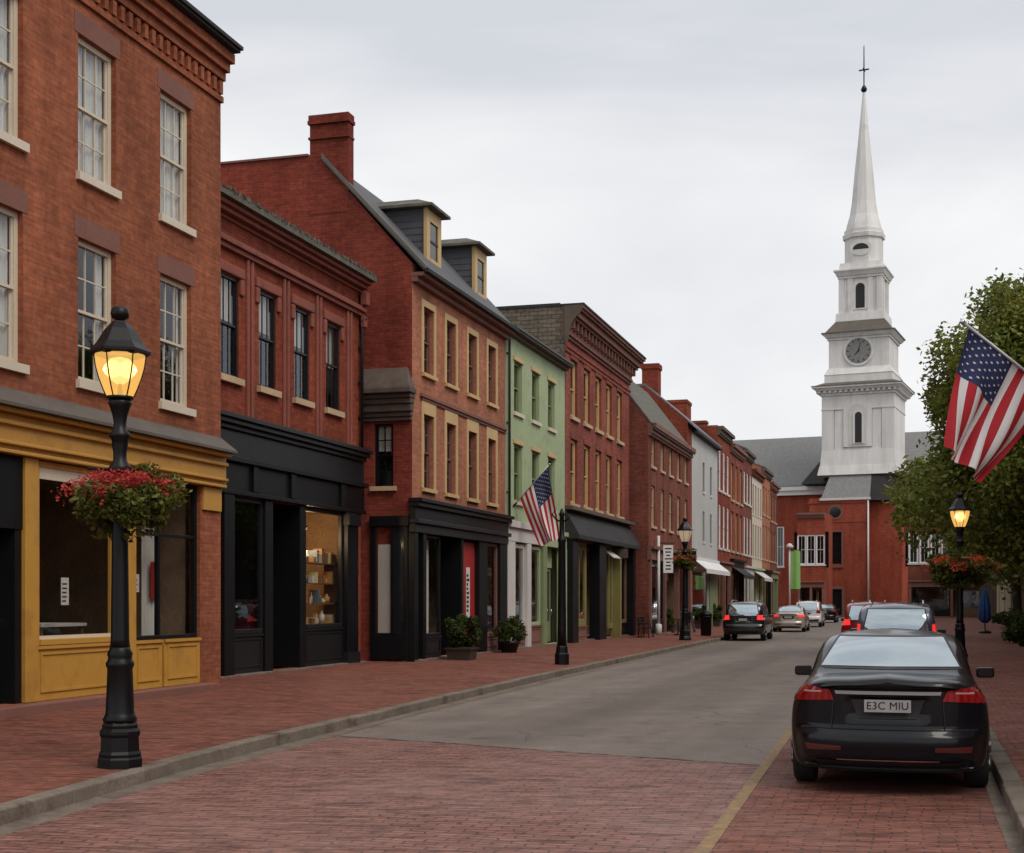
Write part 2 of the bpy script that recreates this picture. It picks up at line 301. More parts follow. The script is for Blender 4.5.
# ------------------------------------------------------------------ mesh builder
class MB:
    def __init__(s): s.v = []; s.f = []; s.mi = []; s.c = 0; s.sm = []
    def poly(s, pts, want=None, smooth=False):
        pts = [Vector(p) for p in pts]
        if want is not None:
            nrm = Vector((0, 0, 0))
            for i in range(len(pts)):
                nrm += pts[i].cross(pts[(i+1) % len(pts)])
            if nrm.dot(Vector(want)) < 0: pts.reverse()
        b = len(s.v); s.v += pts; s.f.append(list(range(b, b + len(pts)))); s.mi.append(s.c); s.sm.append(smooth)
    def hexa(s, p):      # p: 4 bottom (ccw from above), 4 top
        b = len(s.v); s.v += [Vector(q) for q in p]
        for q in ((0,3,2,1),(4,5,6,7),(0,1,5,4),(1,2,6,5),(2,3,7,6),(3,0,4,7)):
            s.f.append([b+i for i in q]); s.mi.append(s.c); s.sm.append(False)
    def box(s, x0, x1, y0, y1, z0, z1):
        if x0 > x1: x0, x1 = x1, x0
        if y0 > y1: y0, y1 = y1, y0
        if z0 > z1: z0, z1 = z1, z0
        s.hexa([(x0,y0,z0),(x1,y0,z0),(x1,y1,z0),(x0,y1,z0),(x0,y0,z1),(x1,y0,z1),(x1,y1,z1),(x0,y1,z1)])
    def frus(s, h0, z0, h1, z1, cx=0, cy=0, k0=None, k1=None):   # square frustum
        k0 = k0 or h0; k1 = k1 or h1
        s.hexa([(cx-h0,cy-k0,z0),(cx+h0,cy-k0,z0),(cx+h0,cy+k0,z0),(cx-h0,cy+k0,z0),(cx-h1,cy-k1,z1),(cx+h1,cy-k1,z1),(cx+h1,cy+k1,z1),(cx-h1,cy+k1,z1)])
    def lathe(s, prof, n=20, cx=0, cy=0, ph=0, smooth=True, sx=1, sy=1):
        b = len(s.v)
        for r, z in prof:
            for i in range(n):
                a = ph + 2*pi*i/n; s.v.append(Vector((cx + r*cos(a)*sx, cy + r*sin(a)*sy, z)))
        for j in range(len(prof) - 1):
            for i in range(n):
                k = (i+1) % n
                s.f.append([b+j*n+i, b+j*n+k, b+(j+1)*n+k, b+(j+1)*n+i]); s.mi.append(s.c); s.sm.append(smooth)
        s.f.append([b+i for i in range(n)][::-1]); s.mi.append(s.c); s.sm.append(False)
        t = b + (len(prof)-1)*n
        s.f.append([t+i for i in range(n)]); s.mi.append(s.c); s.sm.append(False)
    def tube(s, pts, rad, n=8, smooth=True):
        pts = [Vector(p) for p in pts]; b = len(s.v); m = len(pts)
        rr = rad if isinstance(rad, (list, tuple)) else [rad]*m
        up = Vector((0, 0, 1))
        for j, p in enumerate(pts):
            d = (pts[min(j+1, m-1)] - pts[max(j-1, 0)]).normalized()
            e = d.cross(up)
            if e.length < .05: e = d.cross(Vector((0, 1, 0)))
            e.normalize(); g = e.cross(d)
            for i in range(n):
                a = 2*pi*i/n; s.v.append(p + (e*cos(a) + g*sin(a))*rr[j])
        for j in range(m - 1):
            for i in range(n):
                k = (i+1) % n
                s.f.append([b+j*n+i, b+j*n+k, b+(j+1)*n+k, b+(j+1)*n+i]); s.mi.append(s.c); s.sm.append(smooth)
        s.f.append([b+i for i in range(n)][::-1]); s.mi.append(s.c); s.sm.append(False)
        s.f.append([b+(m-1)*n+i for i in range(n)]); s.mi.append(s.c); s.sm.append(False)
    def prism(s, poly, fn, d0, d1):      # poly 2d (ccw), fn(a,b,d) -> point
        n = len(poly)
        s.poly([fn(a, b, d0) for a, b in poly]); s.poly([fn(a, b, d1) for a, b in poly][::-1])
        for i in range(n):
            (a, b), (c, d) = poly[i], poly[(i+1) % n]
            s.poly([fn(a, b, d0), fn(a, b, d1), fn(c, d, d1), fn(c, d, d0)])
    def wall(s, O, a, inw, s0, s1, t0, t1, holes=(), depth=.2, top=None):
        O, a, inw = Vector(O), Vector(a), Vector(inw); z = Vector((0, 0, 1))
        P = lambda q, t, d=0: O + a*q + z*t + inw*d
        xs = sorted({s0, s1, *[h[0] for h in holes], *[h[1] for h in holes]}); zs = sorted({t0, t1, *[h[2] for h in holes], *[h[3] for h in holes]})
        xs = [x for x in xs if s0 <= x <= s1]; zs = [t for t in zs if t0 <= t <= t1]
        for i in range(len(xs)-1):
            for j in range(len(zs)-1):
                cx, cz = (xs[i]+xs[i+1])/2, (zs[j]+zs[j+1])/2
                if any(h[0] < cx < h[1] and h[2] < cz < h[3] for h in holes): continue
                s.poly([P(xs[i], zs[j]), P(xs[i+1], zs[j]), P(xs[i+1], zs[j+1]), P(xs[i], zs[j+1])], -inw)
        for h in holes:
            x0, x1, z0, z1 = h[:4]
            s.poly([P(x0,z0), P(x0,z1), P(x0,z1,depth), P(x0,z0,depth)], a); s.poly([P(x1,z0), P(x1,z1), P(x1,z1,depth), P(x1,z0,depth)], -a)
            s.poly([P(x0,z0), P(x1,z0), P(x1,z0,depth), P(x0,z0,depth)], z); s.poly([P(x0,z1), P(x1,z1), P(x1,z1,depth), P(x0,z1,depth)], -z)
    def mesh(s, name, mats):
        me = bpy.data.meshes.new(name); me.from_pydata([tuple(v) for v in s.v], [], s.f)
        if not isinstance(mats, (list, tuple)): mats = [mats]
        for m in mats: me.materials.append(m if not isinstance(m, str) else mat[m])
        me.polygons.foreach_set('material_index', s.mi); me.polygons.foreach_set('use_smooth', s.sm)
        uvl = me.uv_layers.new(name='UVMap').data
        for p in me.polygons:
            nn = p.normal
            if abs(nn.z) > .75: tx, ty, fl = 1, 0, True
            else:
                l = hypot(nn.x, nn.y) or 1; tx, ty, fl = -nn.y/l, nn.x/l, False
            sc = 1.0 if fl else 1.0/max(.3, sqrt(max(0, 1 - nn.z*nn.z)))
            for li in p.loop_indices:
                co = me.vertices[me.loops[li].vertex_index].co
                uvl[li].uv = (co.x, co.y) if fl else (co.x*tx + co.y*ty, co.z*sc)
        me.update(); return me
    def build(s, name, mats, parent=None, loc=None, rz=0, bevel=0):
        return obj(name, s.mesh(name, mats), parent, loc, rz, bevel)
def obj(name, me, parent=None, loc=None, rz=0, bevel=0):
    o = bpy.data.objects.new(name, me); C.objects.link(o)
    if parent: o.parent = parent
    if loc: o.location = loc
    if rz: o.rotation_euler = (0, 0, rz)
    if bevel:
        b = o.modifiers.new('bevel', 'BEVEL'); b.width = bevel; b.segments = 2; b.limit_method = 'ANGLE'
    return o
def tag(o, label=None, cat=None, group=None, kind=None):
    if label: o['label'] = label
    if cat: o['category'] = cat
    if group: o['group'] = group
    if kind: o['kind'] = kind
    return o
def thing(name, label, cat, loc=(0,0,0), rz=0, group=None):
    o = bpy.data.objects.new(name, None); C.objects.link(o); o.empty_display_size = .2
    o.location = loc; o.rotation_euler = (0, 0, rz)
    return tag(o, label, cat, group)
def dup(o, loc=None, rz=None, label=None, parent=None, scale=None):
    def cp(q, par):
        c = q.copy(); C.objects.link(c); c.parent = par
        for ch in list(q.children): cp(ch, c)
        return c
    c = cp(o, parent)
    if loc: c.location = loc
    if rz is not None: c.rotation_euler = (0, 0, rz)
    if label: c['label'] = label
    if scale: c.scale = (scale,)*3
    return c
def bx(name, m, parent, *b, bevel=0):
    q = MB(); q.box(*b); return q.build(name, m, parent, bevel=bevel)
def at(px, py, Y):                 # point on the sight line of a photo pixel, Y metres down the street
    return Vector(((px - 512)/FPX*Y, Y, EYE - (py - HZ)/FPX*Y))

# ------------------------------------------------------------------ ground, road, kerbs, pavements
CLP = [(-16, -40), (-7.6, -8), (-5.6, 2), (-4.15, 11.3), (-3.42, 15.5), (-2.0, 21.35), (-.5, 27.3), (1.2, 33.7), (4.55, 45.7), (9.28, 62.5), (17.5, 90.8), (26.3, 121), (34, 147)]
def CL(Y):
    for (x0, y0), (x1, y1) in zip(CLP, CLP[1:]):
        if Y <= y1: return x0 + (x1-x0)*(Y-y0)/(y1-y0)
    return CLP[-1][0] + .29*(Y - CLP[-1][1])
def CR(Y): return 5.42 + .29*(Y - 16)
def FL(Y): return -12.81 + .285*Y if Y < 30 else -13.327 + .29*Y
def FR(Y): return 10.6 + .29*(Y - 16)
YS = [-40, -25, -8, 2, 7, 11.3, 13.5, 15.5, 18.5, 21.35, 24, 27.3, 30.5, 33.7, 39, 45.7, 54, 62.5, 76, 90.8, 106, 121, 140]
def strip(name, m, rows, kind='structure'):      # rows: list of functions Y -> (x, z); consecutive rows joined
    q = MB()
    for a, b in zip(rows, rows[1:]):
        for y0, y1 in zip(YS, YS[1:]):
            q.poly([(a(y0)[0], y0, a(y0)[1]), (b(y0)[0], y0, b(y0)[1]), (b(y1)[0], y1, b(y1)[1]), (a(y1)[0], y1, a(y1)[1])])
    return tag(q.build(name, m), kind=kind)
q = MB(); q.poly([(-1500, -300, -.05), (1500, -300, -.05), (1500, 2500, -.05), (-1500, 2500, -.05)]); tag(q.build('ground', 'earth'), kind='structure')
q = MB()
for y0, y1 in zip(YS, YS[1:]): q.poly([(CL(y0), y0, 0), (CR(y0), y0, 0), (CR(y1), y1, 0), (CL(y1), y1, 0)])
q.poly([(-60, 140, 0), (140, 140, 0), (140, 172, 0), (-60, 172, 0)])
tag(q.build('road', 'asphalt'), kind='structure')
YL = lambda Y: 1.375 + .267*(Y - 10.13)
q = MB()
ys = [-10, -4, 2, 7, 11.3, 13.5, 15.4]
top = {15.4: 15.4}
for y0, y1 in zip(ys, ys[1:]): q.poly([(CL(y0) + .2, y0, .004), (YL(y0), y0, .004), (YL(y1), y1, .004), (CL(y1) + .2, y1, .004)])
rn = random.Random(12); edge = []
ep = [(YL(15.4), 15.4), (2.05, 15.9), (.5, 16.9), (-1.01, 17.98), (CL(18.7)+.2, 18.7)]
for (xa, ya), (xb, yb) in zip(ep, ep[1:]):
    n_ = max(3, int(hypot(xb-xa, yb-ya)/.13))
    for i in range(n_):
        o_ = rn.choice((-.05, 0, .055, .1)); t0, t1 = i/n_, (i+1)/n_
        edge += [(xa+(xb-xa)*t0, ya+(yb-ya)*t0+o_, .004), (xa+(xb-xa)*(t1-.001), ya+(yb-ya)*(t1-.001)+o_, .004)]
q.poly([(CL(15.4) + .2, 15.4, .004)] + [(YL(15.4), 15.4, .004)] + edge[1:] + [(CL(17)+.2, 17, .004)])
tag(q.build('brick_crossing', 'road_brick'), kind='structure')
q = MB()
for y0, y1 in ((-10, 2), (2, 15.5), (15.5, 30), (30, 52)): q.poly([(YL(y0) + .001, y0, .004), (CR(y0) - .05, y0, .004), (CR(y1) - .05, y1, .004), (YL(y1) + .001, y1, .004)])
tag(q.build('parking_lane', 'lane_brick'), kind='structure')
q = MB()
for y0, y1 in ((-10, 2), (2, 15.5), (15.5, 30), (30, 60)): q.poly([(YL(y0) - .06, y0, .009), (YL(y0) + .06, y0, .009), (YL(y1) + .06, y1, .009), (YL(y1) - .06, y1, .009)])
tag(q.build('yellow_lane_line', 'yellow'), kind='structure')
q = MB(); rn = random.Random(5); jl = [(-2.3, 18.75), (-1.01, 17.98), (.5, 16.9), (2.05, 15.9), (2.75, 15.42)]
for (x0, y0), (x1, y1) in zip(jl, jl[1:]):
    n_ = 14; wv = [rn.uniform(.006, .03) for _ in range(n_+1)]; of = [rn.uniform(-.02, .02) for _ in range(n_+1)]
    for i in range(n_):
        a, b = i/n_, (i+1)/n_; P0 = (x0+(x1-x0)*a, y0+(y1-y0)*a+of[i]); P1 = (x0+(x1-x0)*b, y0+(y1-y0)*b+of[i+1])
        q.poly([(P0[0], P0[1]-wv[i], .0085), (P1[0], P1[1]-wv[i+1], .0085), (P1[0], P1[1]+wv[i+1], .0085), (P0[0], P0[1]+wv[i], .0085)])
tag(q.build('paving_joint', M('tar_joint', (.035, .03, .027), .9, .3)), kind='structure')
strip('gutter', 'gutter', [lambda Y: (CL(Y) + .0, .005), lambda Y: (CL(Y) + .27 + .05*sin(Y*1.7), .005)])
strip('gutter', 'gutter', [lambda Y: (CR(Y) - .12, .0065), lambda Y: (CR(Y), .0065)])
# granite kerbs, cut into stones
def kerb(fn, side):
    q = MB(); Y = -12.0
    while Y < 138:
        L = random.uniform(1.5, 2.2); y1 = Y + L - .012
        j = random.uniform(-.012, .012); h = .14 + random.uniform(-.008, .008)
        x0, x1 = fn(Y) + j, fn(y1) + j
        w = -.19 if side < 0 else .19
        a = [(x0, Y), (x1, y1), (x1 + w, y1), (x0 + w, Y)]
        if side < 0: a = a
        pts = [(p[0], p[1], -.03) for p in a] + [(p[0], p[1], h) for p in a]
        c = MB.hexa(q, pts); Y += L
    return q
k = kerb(CL, -1).build('kerb', 'granite', bevel=.018); tag(k, kind='structure')
k = kerb(CR, 1).build('kerb', 'granite', bevel=.018); tag(k, kind='structure')
strip('pavement', 'walk_brick', [lambda Y: (CL(Y) - .17, .128), lambda Y: (FL(Y) + .25, .20), lambda Y: (FL(Y) - 4, .22)])
strip('pavement', 'walk_brick', [lambda Y: (CR(Y) + .17, .128), lambda Y: (FR(Y) - .1, .20), lambda Y: (FR(Y) + 4, .22)])

# ------------------------------------------------------------------ windows
_wc = {}
def window(parent, x, z, w, h, st, y=0, rz=0, name='window', seed=0):
    """double hung window, local origin at lower left corner of the opening in the wall face"""
    key = (round(w, 2), round(h, 2), st['id'], seed)
    if key not in _wc:
        fw, sb, t = st.get('fw', .07), st.get('sb', .10), st.get('bar', .022)
        q = MB()
        d0, d1 = sb, sb + .09
        q.box(.001, fw, d0, d1, 0, h - .001); q.box(w-fw, w-.001, d0, d1, 0, h - .001)
        q.box(fw, w-fw, d0, d1, h-fw, h - .001); q.box(fw, w-fw, d0-.012, d1, 0, fw*.9)
        nx, ny = st.get('grid', (1, 1))
        mid = h*st.get('mid', .5)
        rail = st.get('rail', .045)
        q.box(fw, w-fw, d0+.01, d1-.01, mid-rail/2, mid+rail/2)
        for (za, zb, dd) in ((fw*.9, mid-rail/2, .055), (mid+rail/2, h-fw, .03)):
            if st.get('sash', True):
                q.box(fw, fw+.035, d0+dd, d0+dd+.03, za, zb); q.box(w-fw-.035, w-fw, d0+dd, d0+dd+.03, za, zb)
            for i in range(1, nx):
                xx = fw + (w-2*fw)*i/nx; q.box(xx-t/2, xx+t/2, d0+dd+.002, d0+dd+.028, za, zb)
            for i in range(1, ny):
                zz = za + (zb-za)*i/ny; q.box(fw+.035, w-fw-.035, d0+dd+.004, d0+dd+.026, zz-t/2, zz+t/2)
        P = {'frame': q.mesh(name, st['frame'])}
        g = MB(); g.box(fw+.01, w-fw-.01, d0+.044, d0+.05, mid, h-fw-.002); g.box(fw+.01, w-fw-.01, d0+.068, d0+.074, fw*.9, mid-.001)
        P['pane'] = g.mesh('pane', st.get('glass', mat['glass']))
        if 'sill' in st:
            sm, sh, so, pj = st['sill']
            s_ = MB(); s_.box(-so, w+so, -pj, sb - .002, -sh, -.002); P['sill'] = s_.mesh('sill', sm)
        if 'lintel' in st:
            lm, lh, lo, pj = st['lintel']
            s_ = MB(); s_.box(-lo, w+lo, -pj, .03, h+.002, h+lh); P['lintel'] = s_.mesh('lintel', lm)
        if 'surround' in st:
            sm, sw, pj, thead = st['surround']
            s_ = MB(); s_.box(-sw, -.001, -pj, sb, -.001, h+thead); s_.box(w+.001, w+sw, -pj, sb, -.001, h+thead); s_.box(0, w, -pj, sb, h+.001, h+thead)
            P['surround'] = s_.mesh('surround', sm)
        r = MB(); D = st.get('room', 1.2)
        a, b = -.3, w+.3
        r.poly([(a, D, -.3), (b, D, -.3), (b, D, h+.3), (a, D, h+.3)])
        for p4 in ([(a,.24,-.3),(a,D,-.3),(a,D,h+.3),(a,.24,h+.3)], [(b,.24,-.3),(b,D,-.3),(b,D,h+.3),(b,.24,h+.3)], [(a,.24,-.3),(b,.24,-.3),(b,D,-.3),(a,D,-.3)], [(a,.24,h+.3),(b,.24,h+.3),(b,D,h+.3),(a,D,h+.3)]): r.poly(p4)
        P['room'] = r.mesh('room', 'dark_room')
        if st.get('curtain'):
            rnd = random.Random(seed*31 + 5); cu = MB(); n = 22
            kind = st['curtain']
            if kind == 'side': spans = [(.03, .03 + rnd.uniform(.14, .24)), (1 - rnd.uniform(.12, .26), .97)]
            else: spans = {'drapes': [(.03, .03 + rnd.uniform(.38, .5)), (1 - rnd.uniform(.38, .5), .97)], 'blind': [(.04, .96)]}[kind]
            for a_, b_ in spans:
                zb = 0 if kind != 'blind' else h*rnd.uniform(.45, .6)
                for i in range(n):
                    xa, xb = w*(a_ + (b_-a_)*i/n), w*(a_ + (b_-a_)*(i+1)/n)
                    am = .028 if kind != 'blind' else .0
                    f = lambda x: sb + .135 + am*.9*sin(x*70) + am*.5*sin(x*41+seed)
                    cu.poly([(xa, f(xa), zb), (xb, f(xb), zb), (xb, f(xb), h), (xa, f(xa), h)], smooth=True)
            P['curtain'] = cu.mesh('blind' if kind == 'blind' else 'curtain', 'blind' if kind == 'blind' else 'curtain')
        _wc[key] = P
    P = _wc[key]
    f = obj(name, P['frame'], parent, (x, y, z), rz)
    for k_ in ('pane', 'sill', 'lintel', 'surround', 'room', 'curtain'):
        if k_ in P: obj(P[k_].name.split('.')[0], P[k_], f)
    return f

class Facade:
    def __init__(s, Y0, slope, off):
        s.Y0 = Y0; s.X0 = off + slope*Y0; l = hypot(slope, 1); s.ux, s.uy = slope/l, 1/l; s.rz = atan2(1, slope)
    def u(s, px, back=0):
        r = (px-512)/FPX; X0, Y0 = s.X0 - s.uy*back, s.Y0 + s.ux*back
        return (r*Y0 - X0)/(s.ux - r*s.uy)
    def z(s, u, py, back=0): return EYE - (py-HZ)/FPX*(s.Y0 + s.ux*back + u*s.uy)
    def root(s, name, label, cat='building', group=None): return thing(name, label, cat, (s.X0, s.Y0, 0), s.rz, group)

def cornice(name, m, parent, x0, x1, prof, ret=True, bevel=0):
    """prof: list of (projection, z0, z1) steps"""
    q = MB()
    for pj, z0, z1 in prof:
        e = pj if ret else 0
        q.box(x0 - e, x1 + e*(ret is True), -pj, .06, z0, z1)
    return q.build(name, m, parent, bevel=bevel)
def shop_window(parent, x0, x1, z0, z1, fm, fw=.08, y=0, mull=(), trans=None, glass='shop_glass', dep=.1):
    q = MB()
    q.box(x0, x0+fw, y, y+dep, z0, z1); q.box(x1-fw, x1, y, y+dep, z0, z1); q.box(x0+fw, x1-fw, y, y+dep, z1-fw, z1); q.box(x0+fw, x1-fw, y-.03, y+dep, z0, z0+fw)
    for m_ in mull: q.box(m_-.03, m_+.03, y+.005, y+dep-.005, z0+fw, z1-fw)
    if trans: q.box(x0+fw, x1-fw, y+.008, y+dep-.008, trans-.03, trans+.03)
    f = q.build('shop_window', fm, parent, bevel=.008)
    bx('pane', glass, f, x0+fw-.01, x1-fw+.01, y+dep*.45, y+dep*.45+.008, z0+fw-.01, z1-fw+.01)
    return f
def riser(parent, x0, x1, z0, z1, m, y=0, panels=1):
    q = MB(); q.box(x0, x1, y, y+.1, z0, z1)
    w = (x1-x0)/panels
    for i in range(panels):
        a, b = x0 + w*i + .10, x0 + w*(i+1) - .10; t = .035
        q.box(a, b, y-.02, y+.01, z0+.12, z0+.12+t); q.box(a, b, y-.02, y+.01, z1-.1-t, z1-.1)
        q.box(a, a+t, y-.019, y+.01, z0+.12+t, z1-.1-t); q.box(b-t, b, y-.019, y+.01, z0+.12+t, z1-.1-t)
    q.box(x0, x1, y-.035, y+.02, z1-.05, z1 - .002)
    return q.build('stall_riser', m, parent)
def door(parent, x0, x1, z0, z1, m, y=.9, glazed=True):
    q = MB(); st_ = .12
    if glazed:
        q.box(x0, x0+st_, y, y+.05, z0, z1); q.box(x1-st_, x1, y, y+.05, z0, z1); q.box(x0+st_, x1-st_, y, y+.05, z1-st_, z1); q.box(x0+st_, x1-st_, y, y+.05, z0, z0+.75)
        q.box(x0+st_+.08, x1-st_-.08, y-.012, y+.01, z0+.15, z0+.62)
    else: q.box(x0, x1, y, y+.05, z0, z1)
    d = q.build('door', m, parent)
    if glazed: bx('pane', 'shop_glass', d, x0+st_, x1-st_, y+.02, y+.028, z0+.75, z1-st_)
    h = MB(); h.tube([(x1-.07, y-.05, z0+.95), (x1-.07, y-.05, z0+1.2)], .015, 6); h.build('handle', 'chrome', d)
    return d
def room(parent, x0, x1, y0, y1, z0, z1, m='interior', name='shop_interior'):
    q = MB()
    q.poly([(x0,y1,z0),(x1,y1,z0),(x1,y1,z1),(x0,y1,z1)]); q.poly([(x0,y0,z0),(x0,y1,z0),(x0,y1,z1),(x0,y0,z1)]); q.poly([(x1,y0,z0),(x1,y1,z0),(x1,y1,z1),(x1,y0,z1)])
    q.poly([(x0,y0,z0),(x1,y0,z0),(x1,y1,z0),(x0,y1,z0)]); q.poly([(x0,y0,z1),(x1,y0,z1),(x1,y1,z1),(x0,y1,z1)])
    return q.build(name, m, parent)
def shell(parent, Wd, D, z1, brick, holes=(), side_holes=(), z0=0, name='wall', front_only=False):
    q = MB()
    q.wall((0,0,0), (1,0,0), (0,1,0), .015, Wd-.015, z0, z1, holes)
    if not front_only:
        q.wall((.015,0,0), (0,1,0), (1,0,0), 0, D, z0, z1, side_holes); q.wall((Wd-.015,0,0), (0,1,0), (-1,0,0), 0, D, z0, z1)
        q.wall((0,D,0), (1,0,0), (0,-1,0), .015, Wd-.015, z0, z1)
    return q.build(name, brick, parent)
def flat_roof(parent, Wd, D, z, m='slate_dark', name='roof', over=0):
    return bx(name, m, parent, .03-over, Wd-.03+over, .03, D-.03, z-.12, z-.02)
def pitched(parent, Wd, e_z, ridge_y, r_z, D, m, over=.3, name='roof', gable=None):
    q = MB(); sl = (r_z - e_z)/ridge_y; ey, ez = -over, e_z - over*sl
    t = .12
    for (ya, za, yb, zb) in ((ey, ez, ridge_y, r_z), (D+over, ez, ridge_y, r_z)):
        q.hexa([(0,ya,za),(Wd,ya,za),(Wd,yb,zb),(0,yb,zb),(0,ya,za+t),(Wd,ya,za+t),(Wd,yb,zb+t),(0,yb,zb+t)])
    r = q.build(name, m, parent)
    if gable:
        for xx in (.016, Wd-.016): g = MB(); g.poly([(xx, 0, e_z-.4), (xx, D, e_z-.4), (xx, D, e_z), (xx, ridge_y, r_z), (xx, 0, e_z)]); g.build('gable', gable, parent)
    return r
def downpipe(parent, x, z0, z1, y=-.09, m='charcoal'):
    q = MB(); q.tube([(x, y, z0), (x, y, z1-.25), (x, y+.02, z1-.12), (x, y-.12, z1)], .045, 8)
    for z in (z0+.8, (z0+z1)/2, z1-.8): q.box(x-.07, x+.07, y, -.002, z, z+.05)
    return q.build('downpipe', m, parent)

# ------------------------------------------------------------------ BUILDING: yellow shop, orange brick
ST_CREAM = dict(id='cream', frame='cream', fw=.085, sb=.09, bar=.022, grid=(3, 2), sill=('cream', .13, .06, .07), lintel=('brownstone', .33, .10, .008), curtain='drapes')
ST_BLACK = dict(id='black', frame='charcoal', fw=.06, sb=.03, grid=(3, 1), bar=.025, mid=.52, sill=('buff_stone', .14, .10, .10), curtain='blind')
ST_BUFF = dict(id='buff', frame='brownstone', fw=.05, sb=.10, grid=(2, 2), bar=.025, curtain='blind', sill=('buff', .10, .12, .09), surround=('buff', .15, .03, .17))
ST_BUFF2 = dict(id='buff2', frame='brownstone', fw=.05, sb=.10, grid=(2, 2), bar=.025, curtain='blind', sill=('buff', .10, .12, .09), surround=('buff', .15, .03, .40))
ST_GREEN = dict(id='green', frame='green_paint', fw=.09, sb=.10, grid=(1, 1), sill=('cream', .12, .10, .08), lintel=('buff', .14, .12, .05), room=.7)
ST_ROSE = dict(id='rose', frame='buff', fw=.13, sb=.10, grid=(1, 1), sill=('buff_stone', .14, .10, .10), lintel=('brick_rose', .22, .08, .03), room=.8)
ST_BROWN = dict(id='brown', frame='buff_stone', fw=.11, sb=.08, grid=(1, 1), sill=('buff_stone', .12, .08, .08), room=.6)
ST_SLIT = dict(id='slit', frame='black_paint', fw=.06, sb=.08, grid=(1, 1), sill=('white_stone', .12, .08, .06), room=.6)
ST_WHITE = dict(id='white', frame='white', fw=.14, sb=.05, grid=(2, 1), sill=('white_stone', .14, .1, .08), room=.6)

F1 = Facade(14, .285, -12.81); W1 = 12.47; D1 = 12
b1 = F1.root('brick_shop_building', 'orange brick building with cream sash windows above a mustard yellow shopfront')
hl = []
wy = [(y - 14)*1.0398 for y in (17.31, 19.67, 22.03, 24.39)]
for uc in wy: hl += [(uc-.52, uc+.55, 8.42, 10.56), (uc-.52, uc+.55, 5.22, 7.42)]
su1 = F1.u(200)
hl.append((.3, su1, .34, 3.95))
shell(b1, W1, D1, 11.95, 'brick_orange', hl)
for i, uc in enumerate(wy):
    window(b1, uc-.52, 8.42, 1.07, 2.14, ST_CREAM, seed=i); window(b1, uc-.52, 5.22, 1.07, 2.2, dict(ST_CREAM, id='cream_low', curtain='side'), seed=2 + i)
q = MB(); e = .0
for pj, z0, z1 in ((.05, 11.05, 11.16), (.09, 11.45, 11.6), (.17, 11.605, 11.76), (.26, 11.765, 11.94)): q.box(0, W1 + pj*.2, -pj, .05, z0, z1)
x = .05
while x < W1: q.box(x, x+.11, -.08, .03, 11.18, 11.415); x += .24
q.build('cornice', 'brick_orange', b1)
q = MB(); q.box(-.02, W1+.02, -.39, .4, 11.945, 11.99); q.box(-.02, W1+.04, -.44, .4, 11.995, 12.06); q.build('eave', 'slate_dark', b1)
flat_roof(b1, W1, D1, 12.03)
q = MB()
q.box(.0, W1+.02, -.10, .15, 3.96, 4.46); q.box(0, W1-.02, -.14, .1, 3.90, 3.955); q.box(0, W1-.02, -.17, .1, 4.02, 4.07)
q.box(0, W1-.02, -.17, .1, 4.30, 4.36); q.box(0, W1-.02, -.24, .1, 4.465, 4.53)
q.build('fascia', 'gold', b1, bevel=.012)
q = MB(); x0, x1 = -.02, W1+.0
q.hexa([(x0,-.34,4.535),(x1,-.34,4.535),(x1,-.001,4.535),(x0,-.001,4.535),(x0,-.34,4.58),(x1,-.34,4.58),(x1,-.001,4.84),(x0,-.001,4.84)])
q.build('flashing', 'lead', b1)
ua, ub, uc_, ud, ue = F1.u(22), F1.u(36), F1.u(116), F1.u(134), su1
bx('pilaster', 'gold', b1, ua+.02, ub-.002, -.05, .14, .34, 3.89, bevel=.012)
bx('pilaster', 'gold', b1, uc_+.002, ud-.002, -.05, .14, .34, 3.89, bevel=.012)
f = shop_window(b1, ub, uc_, 1.16, 3.88, 'gold', .09, .0)
bx('inner_frame', 'cream', f, ub+.092, uc_-.092, .02, .045, 1.25, 1.30); bx('inner_frame', 'cream', f, ub+.092, uc_-.092, .02, .045, 3.62, 3.79)
f = shop_window(b1, ud, ue-.002, 1.16, 3.88, 'black_paint', .07, .06, mull=(F1.u(163),), trans=2.95)
riser(b1, ub, uc_, .345, 1.155, 'gold'); riser(b1, ud, F1.u(162), .345, 1.155, 'gold'); riser(b1, F1.u(164.5), ue-.004, .345, 1.155, 'gold')
bx('capital', 'gold', b1, su1+.06, W1-.06, -.05, .1, 3.46, 3.885, bevel=.01)
door(b1, F1.u(-8), ua-.15, .36, 2.75, 'black_paint', .35)
q = MB(); q.box(F1.u(-30), ua+.018, -.001, .3, 2.85, 3.89); q.box(ua-.14, ua+.018, .02, .45, .345, 2.848); q.build('door_case', 'black_paint', b1)
room(b1, .3, su1+.1, .35, 4.5, .36, 3.9)
bx('step', 'brownstone', b1, -1, W1-.65, -.30, .28, .0, .335, bevel=.015)
